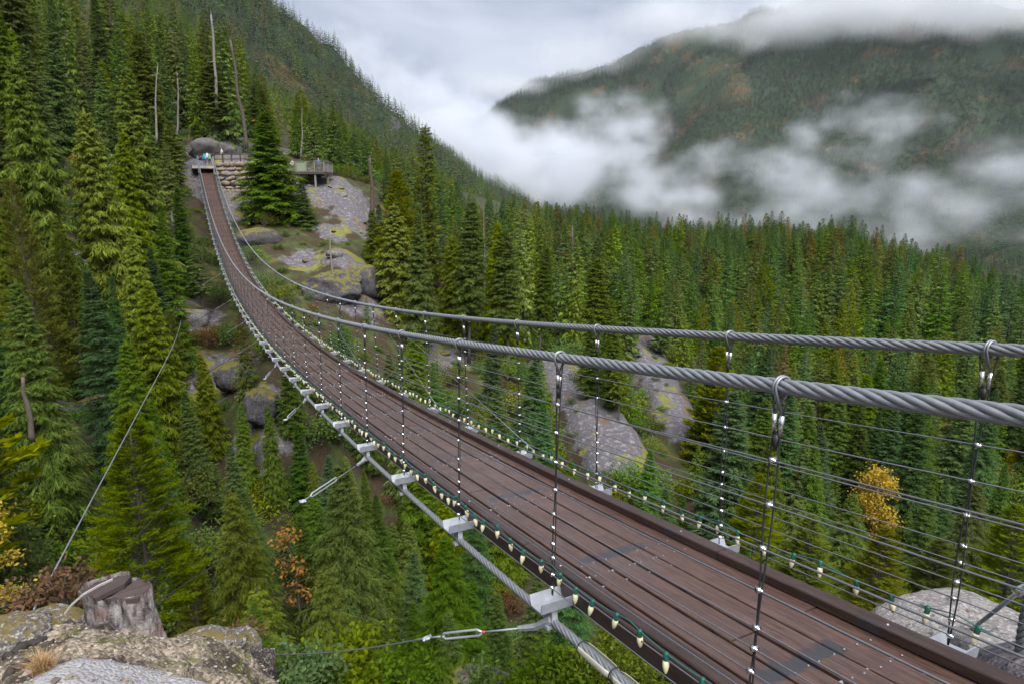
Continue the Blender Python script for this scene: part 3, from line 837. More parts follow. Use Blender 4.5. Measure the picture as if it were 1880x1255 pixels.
def conifer(kind, Ht, seed, lod):
    """returns (trunk mesh, crown mesh); base at the origin"""
    rs = np.random.default_rng(seed)
    P = dict(fir=dict(R=.155, cb=.06, pw=.85, el0=22, el1=-14, dr=.16, tw=.42, gap=.0),
             blue=dict(R=.165, cb=.05, pw=.8, el0=24, el1=-12, dr=.15, tw=.42, gap=.0),
             distant=dict(R=.165, cb=.05, pw=.8, el0=24, el1=-12, dr=.15, tw=.42, gap=.0),
             hemlock=dict(R=.165, cb=.08, pw=.75, el0=18, el1=-16, dr=.26, tw=.46, gap=.10),
             cedar=dict(R=.17, cb=.04, pw=.75, el0=14, el1=-10, dr=.34, tw=.40, gap=.06),
             old=dict(R=.15, cb=.30, pw=.5, el0=14, el1=-20, dr=.10, tw=.48, gap=.30),
             pine=dict(R=.18, cb=.12, pw=.55, el0=38, el1=8, dr=-.10, tw=.40, gap=.15),
             spire=dict(R=.07, cb=.18, pw=.45, el0=10, el1=-25, dr=.12, tw=.5, gap=.35),
             rust=dict(R=.17, cb=.08, pw=.8, el0=22, el1=-10, dr=.14, tw=.42, gap=.05))[kind]
    nb, ntw, nsub = {-1: (350, 13, 6), 0: (320, 11, 3), 1: (150, 8, 1), 2: (60, 4, 0), 3: (24, 3, 0)}[lod]
    if kind == 'spire': nb = int(nb * .55)
    if kind == 'old': nb = int(nb * .85)
    R = P['R'] * Ht
    # trunk with slight sway
    zz = np.linspace(0, 1, 9 if lod < 2 else 4)
    sway = np.stack([np.sin(zz * 4 + seed) * .006 * Ht * zz, np.cos(zz * 3.1 + seed) * .006 * Ht * zz, zz * Ht], -1)
    r0 = Ht * (.0125 if kind != 'spire' else .014)
    tm = MB().tube(sway, r0 * (1 - zz * .94) + .006, 7 if lod < 2 else 4)
    def axis_at(h): return np.stack([np.interp(h, zz, sway[:, 0]), np.interp(h, zz, sway[:, 1]), h * Ht], -1)
    if kind in ('old', 'spire') and lod < 2:          # dead branch stubs
        for k in range(26 if kind == 'spire' else 16):
            h = rs.uniform(.1, .97 if kind == 'spire' else .5); a = rs.uniform(0, 6.28); L = rs.uniform(.3, 1.0) * R * .8
            b = axis_at(np.array([h]))[0]
            tm.tube([b, b + [math.cos(a) * L, math.sin(a) * L, rs.uniform(-.35, .1) * L]], [.025 * Ht / 16, .008], 3)
    # branches
    u = (np.arange(nb) + rs.uniform(0, 1, nb)) / nb
    h = P['cb'] + (1 - P['cb']) * (1 - (1 - u) ** 1.12) * .985
    f = (h - P['cb']) / (1 - P['cb'])                   # 0 crown base .. 1 tip
    az = np.arange(nb) * 2.39996 + rs.uniform(-.5, .5, nb)
    shape = (1 - f) ** P['pw'] * np.clip(.45 + f * 5, 0, 1)
    if kind in ('old', 'spire', 'pine'):
        shape = shape * (0.65 + .5 * (0.5 + 0.5 * vnoise(np.stack([h * 14, az * .8, np.full(nb, seed * 1.7)], -1), 5)))
    if kind == 'old': shape *= np.clip(.55 + f * 1.2, 0, 1)
    lump = 1 + .28 * vnoise(np.stack([np.cos(az) * 1.3 + seed, np.sin(az) * 1.3, h * 7], -1), 2)
    L = R * shape * rs.uniform(.72, 1.12, nb) * lump + .02 * Ht * (1 - f) * (kind != 'spire') + .012 * Ht
    el = np.radians(P['el1'] + (P['el0'] - P['el1']) * f ** .8 + rs.normal(0, 6, nb) + 45 * np.clip(f - .9, 0, 1) * 6)
    keep = rs.uniform(0, 1, nb) > P['gap'] * (1 - f)
    h, f, az, L, el = h[keep], f[keep], az[keep], L[keep], el[keep]
    nb = len(h)
    dh = np.stack([np.cos(az), np.sin(az), 0 * az], -1)
    B = axis_at(h)
    dr = P['dr'] * rs.uniform(.6, 1.4, nb)
    def axis_pt(i, s):
        return B[i] + (dh[i] * np.cos(el[i])[:, None] * s[:, None] + np.array([0, 0, 1.0]) * (np.sin(el[i]) * s - dr[i] * s ** 2 * (1.25 - .55 * s))[:, None]) * L[i][:, None]
    Vs, Qs, n0 = [], [], 0
    def put(V, q):
        nonlocal n0
        Vs.append(V); Qs.append(q + n0); n0 += len(V)
    # twigs on both sides
    bi = np.repeat(np.arange(nb), ntw)
    s = np.tile((np.arange(ntw) + .5) / ntw, nb) * .86 + .10 + rs.uniform(-.04, .04, nb * ntw)
    if kind == 'pine': s = .35 + .65 * s
    p0 = axis_pt(bi, s); p1 = axis_pt(bi, s + .03)
    tg = _unit(p1 - p0)
    sd = _unit(np.cross(tg, [0, 0, 1.0]))
    sg = np.where(np.arange(len(bi)) % 2 == 0, 1.0, -1.0)
    spread = rs.uniform(.5, 1.15, len(bi))
    d = _unit(tg * (1.15 - .25 * spread)[:, None] + sd * (sg * spread)[:, None] + rs.normal(0, .16, (len(bi), 3)))
    hang = {'cedar': .55, 'hemlock': .30, 'fir': .12, 'blue': .08, 'distant': .08, 'old': .08, 'pine': -.35, 'spire': .2, 'rust': .1}[kind]
    d[:, 2] -= hang * rs.uniform(.5, 1.5, len(bi)); d = _unit(d)
    lt = L[bi] * P['tw'] * (1 - .62 * s) * rs.uniform(.7, 1.25, len(bi)) + .006 * Ht
    wt = lt * {-1: .05, 0: .12, 1: .40, 2: .62, 3: 1.0}[lod] * rs.uniform(.8, 1.2, len(bi)) + {-1: .008, 0: .012, 1: .04, 2: .08, 3: .2}[lod] * (Ht / 16)
    put(*cards(p0, d, lt, wt, rs))
    # tips of the branches
    i = np.arange(nb)
    p = axis_pt(i, np.full(nb, .72)); pe = axis_pt(i, np.full(nb, 1.0))
    lt2 = np.linalg.norm(pe - p, axis=1) * 1.15
    put(*cards(p, _unit(pe - p), lt2, lt2 * {-1: .06, 0: .16, 1: .5, 2: .7, 3: 1.0}[lod] + .03, rs))
    # sub-sprays: small needles twigs along every twig
    for k in range(nsub):
        fr = (k + .8) / (nsub + .6)
        for sg2 in (1, -1):
            b = p0 + d * (lt * fr)[:, None]; b[:, 2] -= .15 * lt * fr * fr
            sd2 = _unit(np.cross(d, [0, 0, 1.0]) + rs.normal(0, .25, d.shape))
            d2 = _unit(d * .8 + sd2 * (sg2 * rs.uniform(.5, 1.0, len(d)))[:, None])
            d2[:, 2] -= hang * .5
            l2 = lt * (.62 - .36 * fr) * (.62 if lod < 0 else 1) * rs.uniform(.7, 1.3, len(d)) + .02
            put(*cards(b, d2, l2, l2 * (.24 if lod == 0 else .17) + (.014 if lod == 0 else .009), rs, .2))
    # leader
    tp = axis_at(np.array([.955] * 3))
    put(*cards(tp, _unit(np.array([[.05, .02, 1], [-.04, .05, 1], [.0, -.05, 1.]])), np.full(3, .055 * Ht), np.full(3, .012 * Ht + .02), rs, 0))
    crown = np_mesh('crown', np.concatenate(Vs), [np.concatenate(Qs)], ML[kind])
    # bare branch wood for the detailed ones
    if lod <= 0:
        for k in range(0, nb, 1):
            if L[k] > .5 and f[k] < .9:
                ss = np.array([0, .4, .8]); pts = axis_pt(np.full(3, k), ss)
                V, q, c = tube_geo(pts, [.011 * L[k] + .006, .007 * L[k] + .004, .003], 3, False)
                tm.add(V, [q])
    trunk = tm.mesh('trunk', M_BARK, True)
    return trunk, crown

def broadleaf(seed, Ht, Rr, mat, n=2600, leaf=.16):
    rs = np.random.default_rng(seed)
    tm = MB(); pts = []
    zz = np.linspace(0, 1, 6)
    ax = np.stack([np.sin(zz * 3 + seed) * .03 * Ht, np.cos(zz * 2) * .03 * Ht, zz * Ht * .92], -1)
    tm.tube(ax, .014 * Ht * (1 - zz * .85), 6)
    ends = []
    for k in range(26):
        h = rs.uniform(.18, .95); a = rs.uniform(0, 6.28)
        b = np.array([np.interp(h, zz, ax[:, 0]), np.interp(h, zz, ax[:, 1]), h * Ht * .92])
        L = Rr * rs.uniform(.55, 1.1) * (1 - .55 * h)
        e = b + np.array([math.cos(a) * L, math.sin(a) * L, L * rs.uniform(.25, .8)])
        m_ = (b + e) / 2 + [0, 0, .08 * L]
        tm.tube([b, m_, e], [.006 * Ht, .004 * Ht, .002 * Ht], 4)
        ends += [(m_, .5), (e, .55)]
    E_ = np.array([e for e, _ in ends]); w = rs.integers(0, len(E_), n)
    c = E_[w] + rs.normal(0, 1, (n, 3)) * Rr * np.array([.13, .13, .11])
    d = _unit(rs.normal(0, 1, (n, 3)) + [0, 0, -.3])
    V, q = cards(c, d, rs.uniform(.7, 1.3, n) * leaf, rs.uniform(.7, 1.2, n) * leaf * .8, rs, .1)
    return tm.mesh('trunk', M_BARK, True), np_mesh('crown', V, [q], mat)

def bush(seed, Rr, Ht, mat, n=900, leaf=.12):
    rs = np.random.default_rng(seed)
    tm = MB(); E_ = []
    for k in range(16):
        a = rs.uniform(0, 6.28); L = rs.uniform(.4, 1) * Rr
        e = np.array([math.cos(a) * L, math.sin(a) * L, Ht * rs.uniform(.4, 1) * (1 - .4 * (L / Rr) ** 2)])
        tm.tube([(0, 0, -.1), e * .55 + [0, 0, .15 * Ht], e], [.02 * Ht + .005, .012 * Ht, .004], 4)
        E_ += [e, e * .7 + [0, 0, .1 * Ht]]
    E_ = np.array(E_); w = rs.integers(0, len(E_), n)
    c = E_[w] + rs.normal(0, 1, (n, 3)) * np.array([.2 * Rr, .2 * Rr, .14 * Ht]); c[:, 2] = np.maximum(c[:, 2], .05)
    d = _unit(rs.normal(0, 1, (n, 3)) + [0, 0, .5])
    V, q = cards(c, d, rs.uniform(.7, 1.4, n) * leaf, rs.uniform(.7, 1.2, n) * leaf * .6, rs, .15)
    return tm.mesh('stems', M_BARK, True), np_mesh('foliage', V, [q], mat)

# --- library of shapes (mesh data shared between alike trees); nominal height 16 m
LIB = {}
def lib(kind, lod, var):
    k = (kind, lod, var)
    if k not in LIB and kind.startswith('bush'):
        LIB[k] = bush(var * 7 + 3, 12.0, 16.0, ML[kind[5:]], 1300, 1.3)
    if k not in LIB: LIB[k] = conifer(kind, 16.0, hash(k) % 9973 + 1 if False else (sum(map(ord, kind)) * 31 + lod * 101 + var * 17), lod)
    return LIB[k]
NVAR = {-1: 1, 0: 3, 1: 3, 2: 3, 3: 2}

# --- where trees may not stand: what the photograph shows free of them
def in_poly(x, y, poly):
    c = np.zeros(len(x), bool); j = len(poly) - 1
    for i in range(len(poly)):
        xi, yi = poly[i]; xj, yj = poly[j]
        m = ((yi > y) != (yj > y))
        with np.errstate(divide='ignore', invalid='ignore'):
            c ^= m & (x < (xj - xi) * (y - yi) / (yj - yi + 1e-12) + xi)
        j = i
    return c
_tt = np.linspace(0.5, T_END + 2, 60)
_dl = project(BP(_tt, -1.1, -0.7))[:, :2]; _dr = project(BP(_tt, 1.0, 1.6))[:, :2]
_rr = np.hypot(*BP(_tt, 0, 0)[:, :2].T)
CLEAR = [([(384, 262), (470, 258), (455, 400), (392, 395)], 86), ([(520, 280), (600, 280), (600, 330), (700, 385), (690, 440), (700, 520), (640, 560), (560, 560), (470, 450), (550, 400)], 84),
         ([(1000, 680), (1040, 690), (1150, 850), (1120, 880), (1060, 830)], 55), ([(1150, 620), (1200, 630), (1265, 760), (1260, 850), (1200, 800)], 66), ([(355, 255), (440, 255), (440, 285), (355, 300)], 94)]
CLEAR += [([(1562, 850), (1652, 850), (1648, 965), (1562, 965)], 44), ([(505, 945), (585, 945), (585, 1075), (520, 1075)], 24)]
for k in range(0, 59, 1):
    CLEAR.append(([tuple(_dl[k]), tuple(_dl[k + 1]), tuple(_dr[k + 1]), tuple(_dr[k])], _rr[k] + 0.5))
def blocked(P, Ht, Rr):
    """does the tree at P hide something the photograph shows?"""
    fr = np.array([.12, .3, .5, .7, .85, .97])
    pts = []
    for f in fr:
        for s in (-1, -.5, 0, .5, 1):
            rad = Rr * (1 - f) * s * .9
            ax = np.array([P[1], -P[0]]) / (math.hypot(P[0], P[1]) + 1e-6)
            pts.append((P[0] + ax[0] * rad, P[1] + ax[1] * rad, P[2] + f * Ht))
    q = project(np.array(pts)); r = math.hypot(P[0], P[1])
    for poly, rr_ in CLEAR:
        if r < rr_ and in_poly(q[:, 0], q[:, 1], poly).any(): return True
    # keep off the bridge itself
    rel = np.array([P[0] - BR['X0'], P[1] - BR['Y0']])
    t = rel @ FWD[:2]; w = rel @ RIGHT[:2]
    if -6 < t < T_END + 3 and abs(w) < Rr * .55 + 1.3 and P[2] + Ht > prof(t) - 1.5: return True
    return False

def scatter(px0, px1, r0, r1, spacing, seed, n_try=None):
    rs = np.random.default_rng(seed)
    a0, a1 = math.atan((px0 - 940) / F_PX), math.atan((px1 - 940) / F_PX)
    area = (a1 - a0) * (r1 * r1 - r0 * r0) / 2
    n = int(area / spacing ** 2 * 2.2)
    a = rs.uniform(a0, a1, n); r = np.sqrt(rs.uniform(r0 * r0, r1 * r1, n))
    X = np.stack([np.sin(a) * r, np.cos(a) * r], -1)
    cell = {}; out = []
    s2 = (spacing * .8) ** 2
    for p in X:
        k = (int(p[0] // spacing), int(p[1] // spacing)); ok = True
        for dx in (-1, 0, 1):
            for dy in (-1, 0, 1):
                for q in cell.get((k[0] + dx, k[1] + dy), ()):
                    if (p[0] - q[0]) ** 2 + (p[1] - q[1]) ** 2 < s2: ok = False; break
                if not ok: break
            if not ok: break
        if ok: cell.setdefault(k, []).append(p); out.append(p)
    return np.array(out)

SKY = np.array([(-400,-400),(0,-200),(310,-100),(370,10),(430,55),(470,140),(560,180),(640,205),(700,262),(760,270),(850,345),(1000,376),(1100,388),(1200,398),(1500,392),(1650,425),(1800,480),(1900,512),(2300,600)], float)
def under_skyline(P3, ht, rs):
    """a tree no taller than lets the slopes behind show as they do"""
    q = project(P3 + np.array([0, 0, ht]))
    lim = np.interp(q[0], SKY[:, 0], SKY[:, 1]) + rs.uniform(-12, 34)
    if q[1] < lim:
        b = project(P3)
        if b[1] <= lim + 4: return 0
        ht = ht * (b[1] - lim) / (b[1] - q[1])
    return ht
ZONES = [  # px0, px1, r0, r1, spacing, h0, h1, {kind: weight}, zone name
 (-420, 300, 19, 40, 2.9, 5, 10.5, dict(fir=3, blue=2, pine=3, hemlock=2, cedar=2), 'gully_left'),
 (-420, 372, 40, 76, 3.6, 9, 18, dict(fir=3, hemlock=4, pine=2, cedar=1.5, old=4), 'slope_left'),
 (-150, 520, 76, 170, 4.4, 11, 20, dict(hemlock=3, old=3, fir=2.5, cedar=.6), 'hill_left'),
 (240, 1150, 15, 50, 2.6, 4.0, 9.5, dict(fir=4, blue=2, cedar=3, hemlock=3), 'gully'),
 (560, 1140, 56, 175, 4.2, 8, 16, dict(old=4, hemlock=3, cedar=2.4, fir=1, pine=1), 'spur'),
 (1120, 2010, 30, 110, 2.8, 5.5, 11, dict(fir=4, pine=1.2, hemlock=2.5, blue=4, cedar=.6), 'basin'),
 (1000, 2010, 110, 275, 4.1, 10, 16, dict(fir=5, hemlock=1.5, blue=4.5, rust=.9), 'ridge'),
]
CAND = []
for zi, (a, b, r0, r1, sp, h0, h1, kinds, zn) in enumerate(ZONES):
    rs = np.random.default_rng(100 + zi)
    X = scatter(a, b, r0, r1, sp, 50 + zi)
    Z = H(X[:, 0], X[:, 1])
    kk = list(kinds); pw_ = np.array([kinds[k] for k in kk]); pw_ = pw_ / pw_.sum()
    for p, z in zip(X, Z):
        ht = rs.uniform(h0, h1) * (1 if rs.random() > .12 else .6)
        kd = kk[rs.choice(len(kk), p=pw_)]
        P3 = np.array([p[0], p[1], z - .15])
        ht = under_skyline(P3, ht, rs)
        if ht < 4.5: continue
        if blocked(P3, ht, .2 * ht): 
            ht *= .55
            if blocked(P3, ht, .2 * ht): continue
        CAND.append((P3, ht, kd, zn))
# score the candidates by how large they show; the 300 largest stand as individuals, the rest are the forest mass
def score(c):
    q = project(c[0] + np.array([0, 0, c[1] * .6]))
    if q[2] < 1 or q[0] < -60 or q[0] > 1940: return 0
    top = project(c[0] + np.array([0, 0, c[1]]))[1]
    if top > 1255: return 0
    return c[1] / q[2]
CAND.sort(key=lambda c: -score(c))
BESIDE = [c for c in CAND if score(c) == 0 and project(c[0] + np.array([0, 0, c[1]]))[1] < 1255]   # just outside the frame: part of the mass
CAND = [c for c in CAND if score(c) > 0]
N_IND = 285
IND, MASS = CAND[:N_IND], CAND[N_IND:] + BESIDE

def plant(kind, P3, ht, lod, var, rz, label, group, name=None, trunk_mat=None, wide=1.0, mesh=None, cat='tree', lean=(0, 0)):
    tr, cr = mesh if mesh else lib(kind, lod, var)
    base_h = 16.0 if mesh is None else mesh_h[id(mesh)]
    root = empty(name or {'fir': 'fir_tree', 'blue': 'fir_tree', 'hemlock': 'hemlock_tree', 'cedar': 'cedar_tree', 'old': 'old_conifer', 'pine': 'pine_tree', 'spire': 'dead_topped_conifer', 'rust': 'conifer'}[kind], tuple(P3))
    s = ht / base_h
    root.scale = (s * wide, s * wide, s); root.rotation_euler = (lean[0], lean[1], rz)
    tag(root, label, cat, group)
    link('trunk', tr, root); link('crown', cr, root)
    return root
mesh_h = {}

TONE = {'fir': 'deep green fir', 'blue': 'bluish green fir', 'hemlock': 'drooping green hemlock', 'cedar': 'yellow-green cedar', 'old': 'gaunt old conifer', 'pine': 'olive green pine', 'rust': 'rusty brown conifer', 'spire': 'dead-topped conifer'}
PLACE = {'gully_left': 'in the gully left of the bridge', 'slope_left': 'on the slope left of the bridge', 'hill_left': 'above the far bridge end',
         'gully': 'under the bridge', 'spur': 'on the spur right of the bridge', 'basin': 'behind the right railing', 'ridge': 'on the ridge below the mist'}
_U = 'first second third fourth fifth sixth seventh eighth ninth tenth eleventh twelfth thirteenth fourteenth fifteenth sixteenth seventeenth eighteenth nineteenth'.split()
ORD = _U + [t_ + ('-' + u_ if u_ else '') if u_ else e_ for t_, e_ in (('twenty', 'twentieth'), ('thirty', 'thirtieth'), ('forty', 'fortieth'), ('fifty', 'fiftieth')) for u_ in [''] + _U[:9]]
rs = np.random.default_rng(5)
_lab = []
for k, (P3, ht, kd, zn) in enumerate(IND):
    big = zn in ('slope_left', 'hill_left', 'spur')
    size = 'tall' if ht > (14 if big else 8.5) else ('small' if ht < (10 if big else 6) else 'medium')
    _lab.append('%s %s %s' % (size, TONE[kd], PLACE[zn]))
for k, (P3, ht, kd, zn) in enumerate(IND):
    d = project(P3 + np.array([0, 0, ht * .5]))
    lod = -1 if d[2] < 33 else (0 if d[2] < 66 else 1)
    same = sorted([(project(IND[m][0] + np.array([0, 0, IND[m][1]]))[0], m) for m in range(len(IND)) if _lab[m] == _lab[k]])
    lb = _lab[k]
    if len(same) > 1:
        n_ = [m for _, m in same].index(k)
        lb += ', ' + ('%s from the left' % ORD[n_] if n_ else 'leftmost of its kind')
    plant(kd, P3, ht, lod, int(rs.integers(0, NVAR[lod])), rs.uniform(0, 6.28), lb, 'conifers ' + PLACE[zn], wide=rs.uniform(.62, 1.0) if zn in ('gully_left', 'slope_left', 'hill_left') else rs.uniform(.74, 1.25), lean=(rs.normal(0, .03), rs.normal(0, .03)))

# --- forest masses: instances on points
def forest(name, label, pts, hts, kinds, lod, seed, sx=1.0):
    rs = np.random.default_rng(seed)
    col = bpy.data.collections.new(name + '_shapes')
    src, order = [], []
    for kd, w in kinds.items():
        for v in range(NVAR[lod]):
            tr, cr = lib(kd, lod, v)
            # one mesh with both materials for the mass
            nm = '%03d_%s%d' % (len(src), kd, v)
            key = ('joined', kd, lod, v)
            if key not in LIB:
                def arr(me):
                    V = np.empty(len(me.vertices) * 3, np.float32); me.vertices.foreach_get('co', V)
                    return V.reshape(-1, 3), [list(p.vertices) for p in me.polygons]
                (v1, f1), (v2, f2) = arr(tr), arr(cr)
                me = bpy.data.meshes.new(nm); me.from_pydata(np.concatenate([v1, v2]).tolist(), [], f1 + [[x + len(v1) for x in f] for f in f2])
                me.materials.append(M_BARK); me.materials.append(ML[kd[5:] if kd.startswith('bush_') else kd])
                me.polygons.foreach_set('material_index', np.array([0] * len(f1) + [1] * len(f2), np.int32))
                LIB[key] = me
            o = bpy.data.objects.new(nm, LIB[key]); col.objects.link(o); src.append(o); order.append(w / NVAR[lod])
    pr = np.array(order) / sum(order)
    n = len(pts)
    me = bpy.data.meshes.new(name)
    me.vertices.add(n); me.vertices.foreach_set('co', np.asarray(pts, np.float32).ravel())
    a = me.attributes.new('vid', 'INT', 'POINT'); a.data.foreach_set('value', rs.choice(len(src), n, p=pr).astype(np.int32))
    a = me.attributes.new('rz', 'FLOAT_VECTOR', 'POINT'); e = np.zeros((n, 3), np.float32); e[:, 2] = rs.uniform(0, 6.28, n); e[:, :2] = rs.normal(0, .025, (n, 2)); a.data.foreach_set('vector', e.ravel())
    a = me.attributes.new('sc', 'FLOAT_VECTOR', 'POINT'); s = np.asarray(hts)[:, None] / 16.0 * np.array([[sx, sx, 1]]) * np.stack([rs.uniform(.85, 1.2, n)] * 2 + [np.ones(n)], -1); a.data.foreach_set('vector', s.astype(np.float32).ravel())
    ob = link(name, me); tag(ob, label, kind='stuff')
    ng = bpy.data.node_groups.new(name, 'GeometryNodeTree')
    ng.interface.new_socket('Geometry', in_out='INPUT', socket_type='NodeSocketGeometry')
    ng.interface.new_socket('Geometry', in_out='OUTPUT', socket_type='NodeSocketGeometry')
    N, L = ng.nodes, ng.links
    gi, go = N.new('NodeGroupInput'), N.new('NodeGroupOutput')
    ci = N.new('GeometryNodeCollectionInfo'); ci.inputs['Collection'].default_value = col
    ci.inputs['Separate Children'].default_value = True; ci.inputs['Reset Children'].default_value = True
    ip = N.new('GeometryNodeInstanceOnPoints'); ip.inputs['Pick Instance'].default_value = True
    def na(nm_, ty):
        x = N.new('GeometryNodeInputNamedAttribute'); x.data_type = ty; x.inputs['Name'].default_value = nm_
        return [o_ for o_ in x.outputs if o_.enabled][0]
    L.new(gi.outputs[0], ip.inputs['Points']); L.new(ci.outputs[0], ip.inputs['Instance'])
    L.new(na('vid', 'INT'), ip.inputs['Instance Index'])
    e2r = N.new('FunctionNodeEulerToRotation'); L.new(na('rz', 'FLOAT_VECTOR'), e2r.inputs[0]); L.new(e2r.outputs[0], ip.inputs['Rotation'])
    L.new(na('sc', 'FLOAT_VECTOR'), ip.inputs['Scale']); L.new(ip.outputs[0], go.inputs[0])
    md = ob.modifiers.new('instances', 'NODES'); md.node_group = ng
    return ob
near_m = [c for c in MASS if project(c[0])[2] < 120]; far_m = [c for c in MASS if project(c[0])[2] >= 120]
for nm, lb, L_, lod in (('forest', 'dense conifer forest filling the slopes between the nearer trees', near_m, 1), ('forest', 'dense conifer forest on the ridge below the mist', far_m, 1)):
    kinds = {}
    for c in L_: kinds[c[2]] = kinds.get(c[2], 0) + 1
    forest(nm, lb, [c[0] for c in L_], [c[1] for c in L_], kinds, lod, 77 + len(L_), 1.1 if L_ is near_m else 1.3)
# hillside behind the far landing, the left mountain, the far mountain
def far_forest(lb, px0, px1, r0, r1, sp, h0, h1, kinds, lod, seed, sx=1.0, thin=None, low=0):
    X = scatter(px0, px1, r0, r1, sp, seed)
    if thin is not None:
        n = fbm(np.stack([X[:, 0] / thin[0], X[:, 1] / thin[0], 0 * X[:, 0]], -1), 4, seed)
        hi_ = H(X[:, 0], X[:, 1]) > low
        m_ = (n > thin[1]) & hi_                # autumn brush and stunted trees on the open upper benches
        XR = X[m_][::1]; ZR = H(XR[:, 0], XR[:, 1]); rr_ = np.random.default_rng(seed + 1)
        forest('forest', 'rusty autumn brush on the upper benches of the far mountain', np.stack([XR[:, 0], XR[:, 1], ZR - .3], -1), rr_.uniform(5, 13, len(XR)), dict(rust=3, distant=1, cedar=.5), lod, seed + 2, 2.2)
        X = X[~m_]
    Z = H(X[:, 0], X[:, 1])
    P = np.stack([X[:, 0], X[:, 1], Z - .3], -1)
    rs = np.random.default_rng(seed)
    hts = rs.uniform(h0, h1, len(P))
    ok = np.array([True] * len(P))
    if r0 < 200:
        hts = np.array([under_skyline(p, h_, rs) for p, h_ in zip(P, hts)])
        ok = np.array([h_ > 4 and not blocked(p, h_, .2 * h_) for p, h_ in zip(P, hts)])
    forest('forest', lb, P[ok], hts[ok], kinds, lod, seed, sx)
far_forest('conifer forest climbing the hillside behind the far landing', 130, 1000, 172, 480, 5.4, 10, 17, dict(fir=4, hemlock=3, old=2, rust=.3), 2, 201)
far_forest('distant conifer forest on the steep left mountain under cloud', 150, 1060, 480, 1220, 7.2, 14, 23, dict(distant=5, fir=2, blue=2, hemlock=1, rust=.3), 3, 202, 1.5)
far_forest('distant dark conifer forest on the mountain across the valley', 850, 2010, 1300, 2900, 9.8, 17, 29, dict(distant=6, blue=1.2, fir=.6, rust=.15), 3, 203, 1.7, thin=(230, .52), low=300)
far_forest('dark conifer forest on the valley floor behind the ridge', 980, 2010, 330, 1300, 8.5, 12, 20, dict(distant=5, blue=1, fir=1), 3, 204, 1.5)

# shrubs and brush between the trees
X = np.concatenate([scatter(-150, 1250, 16, 95, 1.9, 301), scatter(1150, 2000, 20, 70, 2.6, 302)])
Z = H(X[:, 0], X[:, 1]); P = np.stack([X[:, 0], X[:, 1], Z - .1], -1)
rkm = np.zeros(len(P))
for px, py, r, s in ROCKS:
    p = at(px, py, r); rkm = np.maximum(rkm, np.exp(-((P[:, 0] - p[0]) ** 2 + (P[:, 1] - p[1]) ** 2) / (2 * (s * 0.75) ** 2)))
rs = np.random.default_rng(9)
hts = rs.uniform(.7, 2.2, len(P)) * np.where(rkm > .4, .5, 1)
hts = np.where(np.array([blocked(p, h_, h_ * .6) for p, h_ in zip(P, hts)]), hts * .38, hts)
ok = (rkm + rs.normal(0, .22, len(P)) < .52) & (hts > .3)
forest('undergrowth', 'low green and russet brush covering the gully sides and rock edges', P[ok], hts[ok], {'bush_shrub': 6, 'bush_pine': 3, 'bush_fir': 2, 'bush_dry': .7, 'bush_yellow': .10}, 1, 303)
# ================================================================== ROCKS, LANDING, PLATFORM, PEOPLE
def stone_mat(name, base, light, dark, moss=0.0, mosscol=(0.16, 0.16, 0.02), sc_=1.0, lichen=0.5):
    t = NT(name); p = t.pos()
    n = t.noise(p, 2.5 * sc_, 6, 0.65, 0.3); f = t.noise(p, 11 * sc_, 6, 0.7); s_ = t.noise(p, 40 * sc_, 3, 0.6)
    c = t.mix(n, dark, base)
    c = t.mix(t.ramp(f, [(0.50, 0.0), (0.60, lichen)]), c, light)
    c = t.mix(t.ramp(t.noise(p, 7 * sc_, 5, 0.7), [(0.56, 0.0), (0.62, 0.75)]), c, dark)
    c = t.mix(t.math('MULTIPLY', t.ramp(s_, [(0.5, 0.0), (0.65, 1.0)]), 0.5), c, dark)
    if moss:
        nz = t.node('ShaderNodeSeparateXYZ'); t.l.new(t.node('ShaderNodeNewGeometry').outputs['Normal'], nz.inputs[0])
        m = t.math('MULTIPLY', t.ramp(t.math('ADD', t.math('MULTIPLY', nz.outputs[2], 0.4), n), [(1.0 - moss * .35, 0.0), (1.08 - moss * .35, 1.0)]), 0.9)
        c = t.mix(m, c, t.mix(f, mosscol, tuple(x * 1.7 for x in mosscol)))
    t.bsdf(c, 0.9, 0, t.bump(t.math('ADD', n, t.math('MULTIPLY', f, .5)), .9, .08 / sc_), .2)
    return t.m
M_GRANITE = stone_mat('lichened_granite', (0.20, 0.19, 0.195), (0.38, 0.36, 0.35), (0.06, 0.055, 0.055), 0.4)
M_DARKROCK = stone_mat('dark_wet_rock', (0.085, 0.08, 0.088), (0.20, 0.19, 0.19), (0.03, 0.03, 0.032), 0.7, (0.10, 0.09, 0.02))
M_PALEROCK = stone_mat('pale_speckled_granite', (0.36, 0.34, 0.33), (0.52, 0.50, 0.48), (0.07, 0.06, 0.06), 0, sc_=2.2)
M_TAN = stone_mat('tan_stone_blocks', (0.33, 0.27, 0.20), (0.46, 0.40, 0.34), (0.11, 0.085, 0.065), 0, sc_=.8)
M_TIMBER = plain('weathered_grey_timber', (0.22, 0.20, 0.19), 0.8, 0, .4, 3.0, .3)
M_DARKTIMBER = plain('dark_stained_timber', (0.06, 0.045, 0.04), 0.8, 0, .4, 3.0, .3)

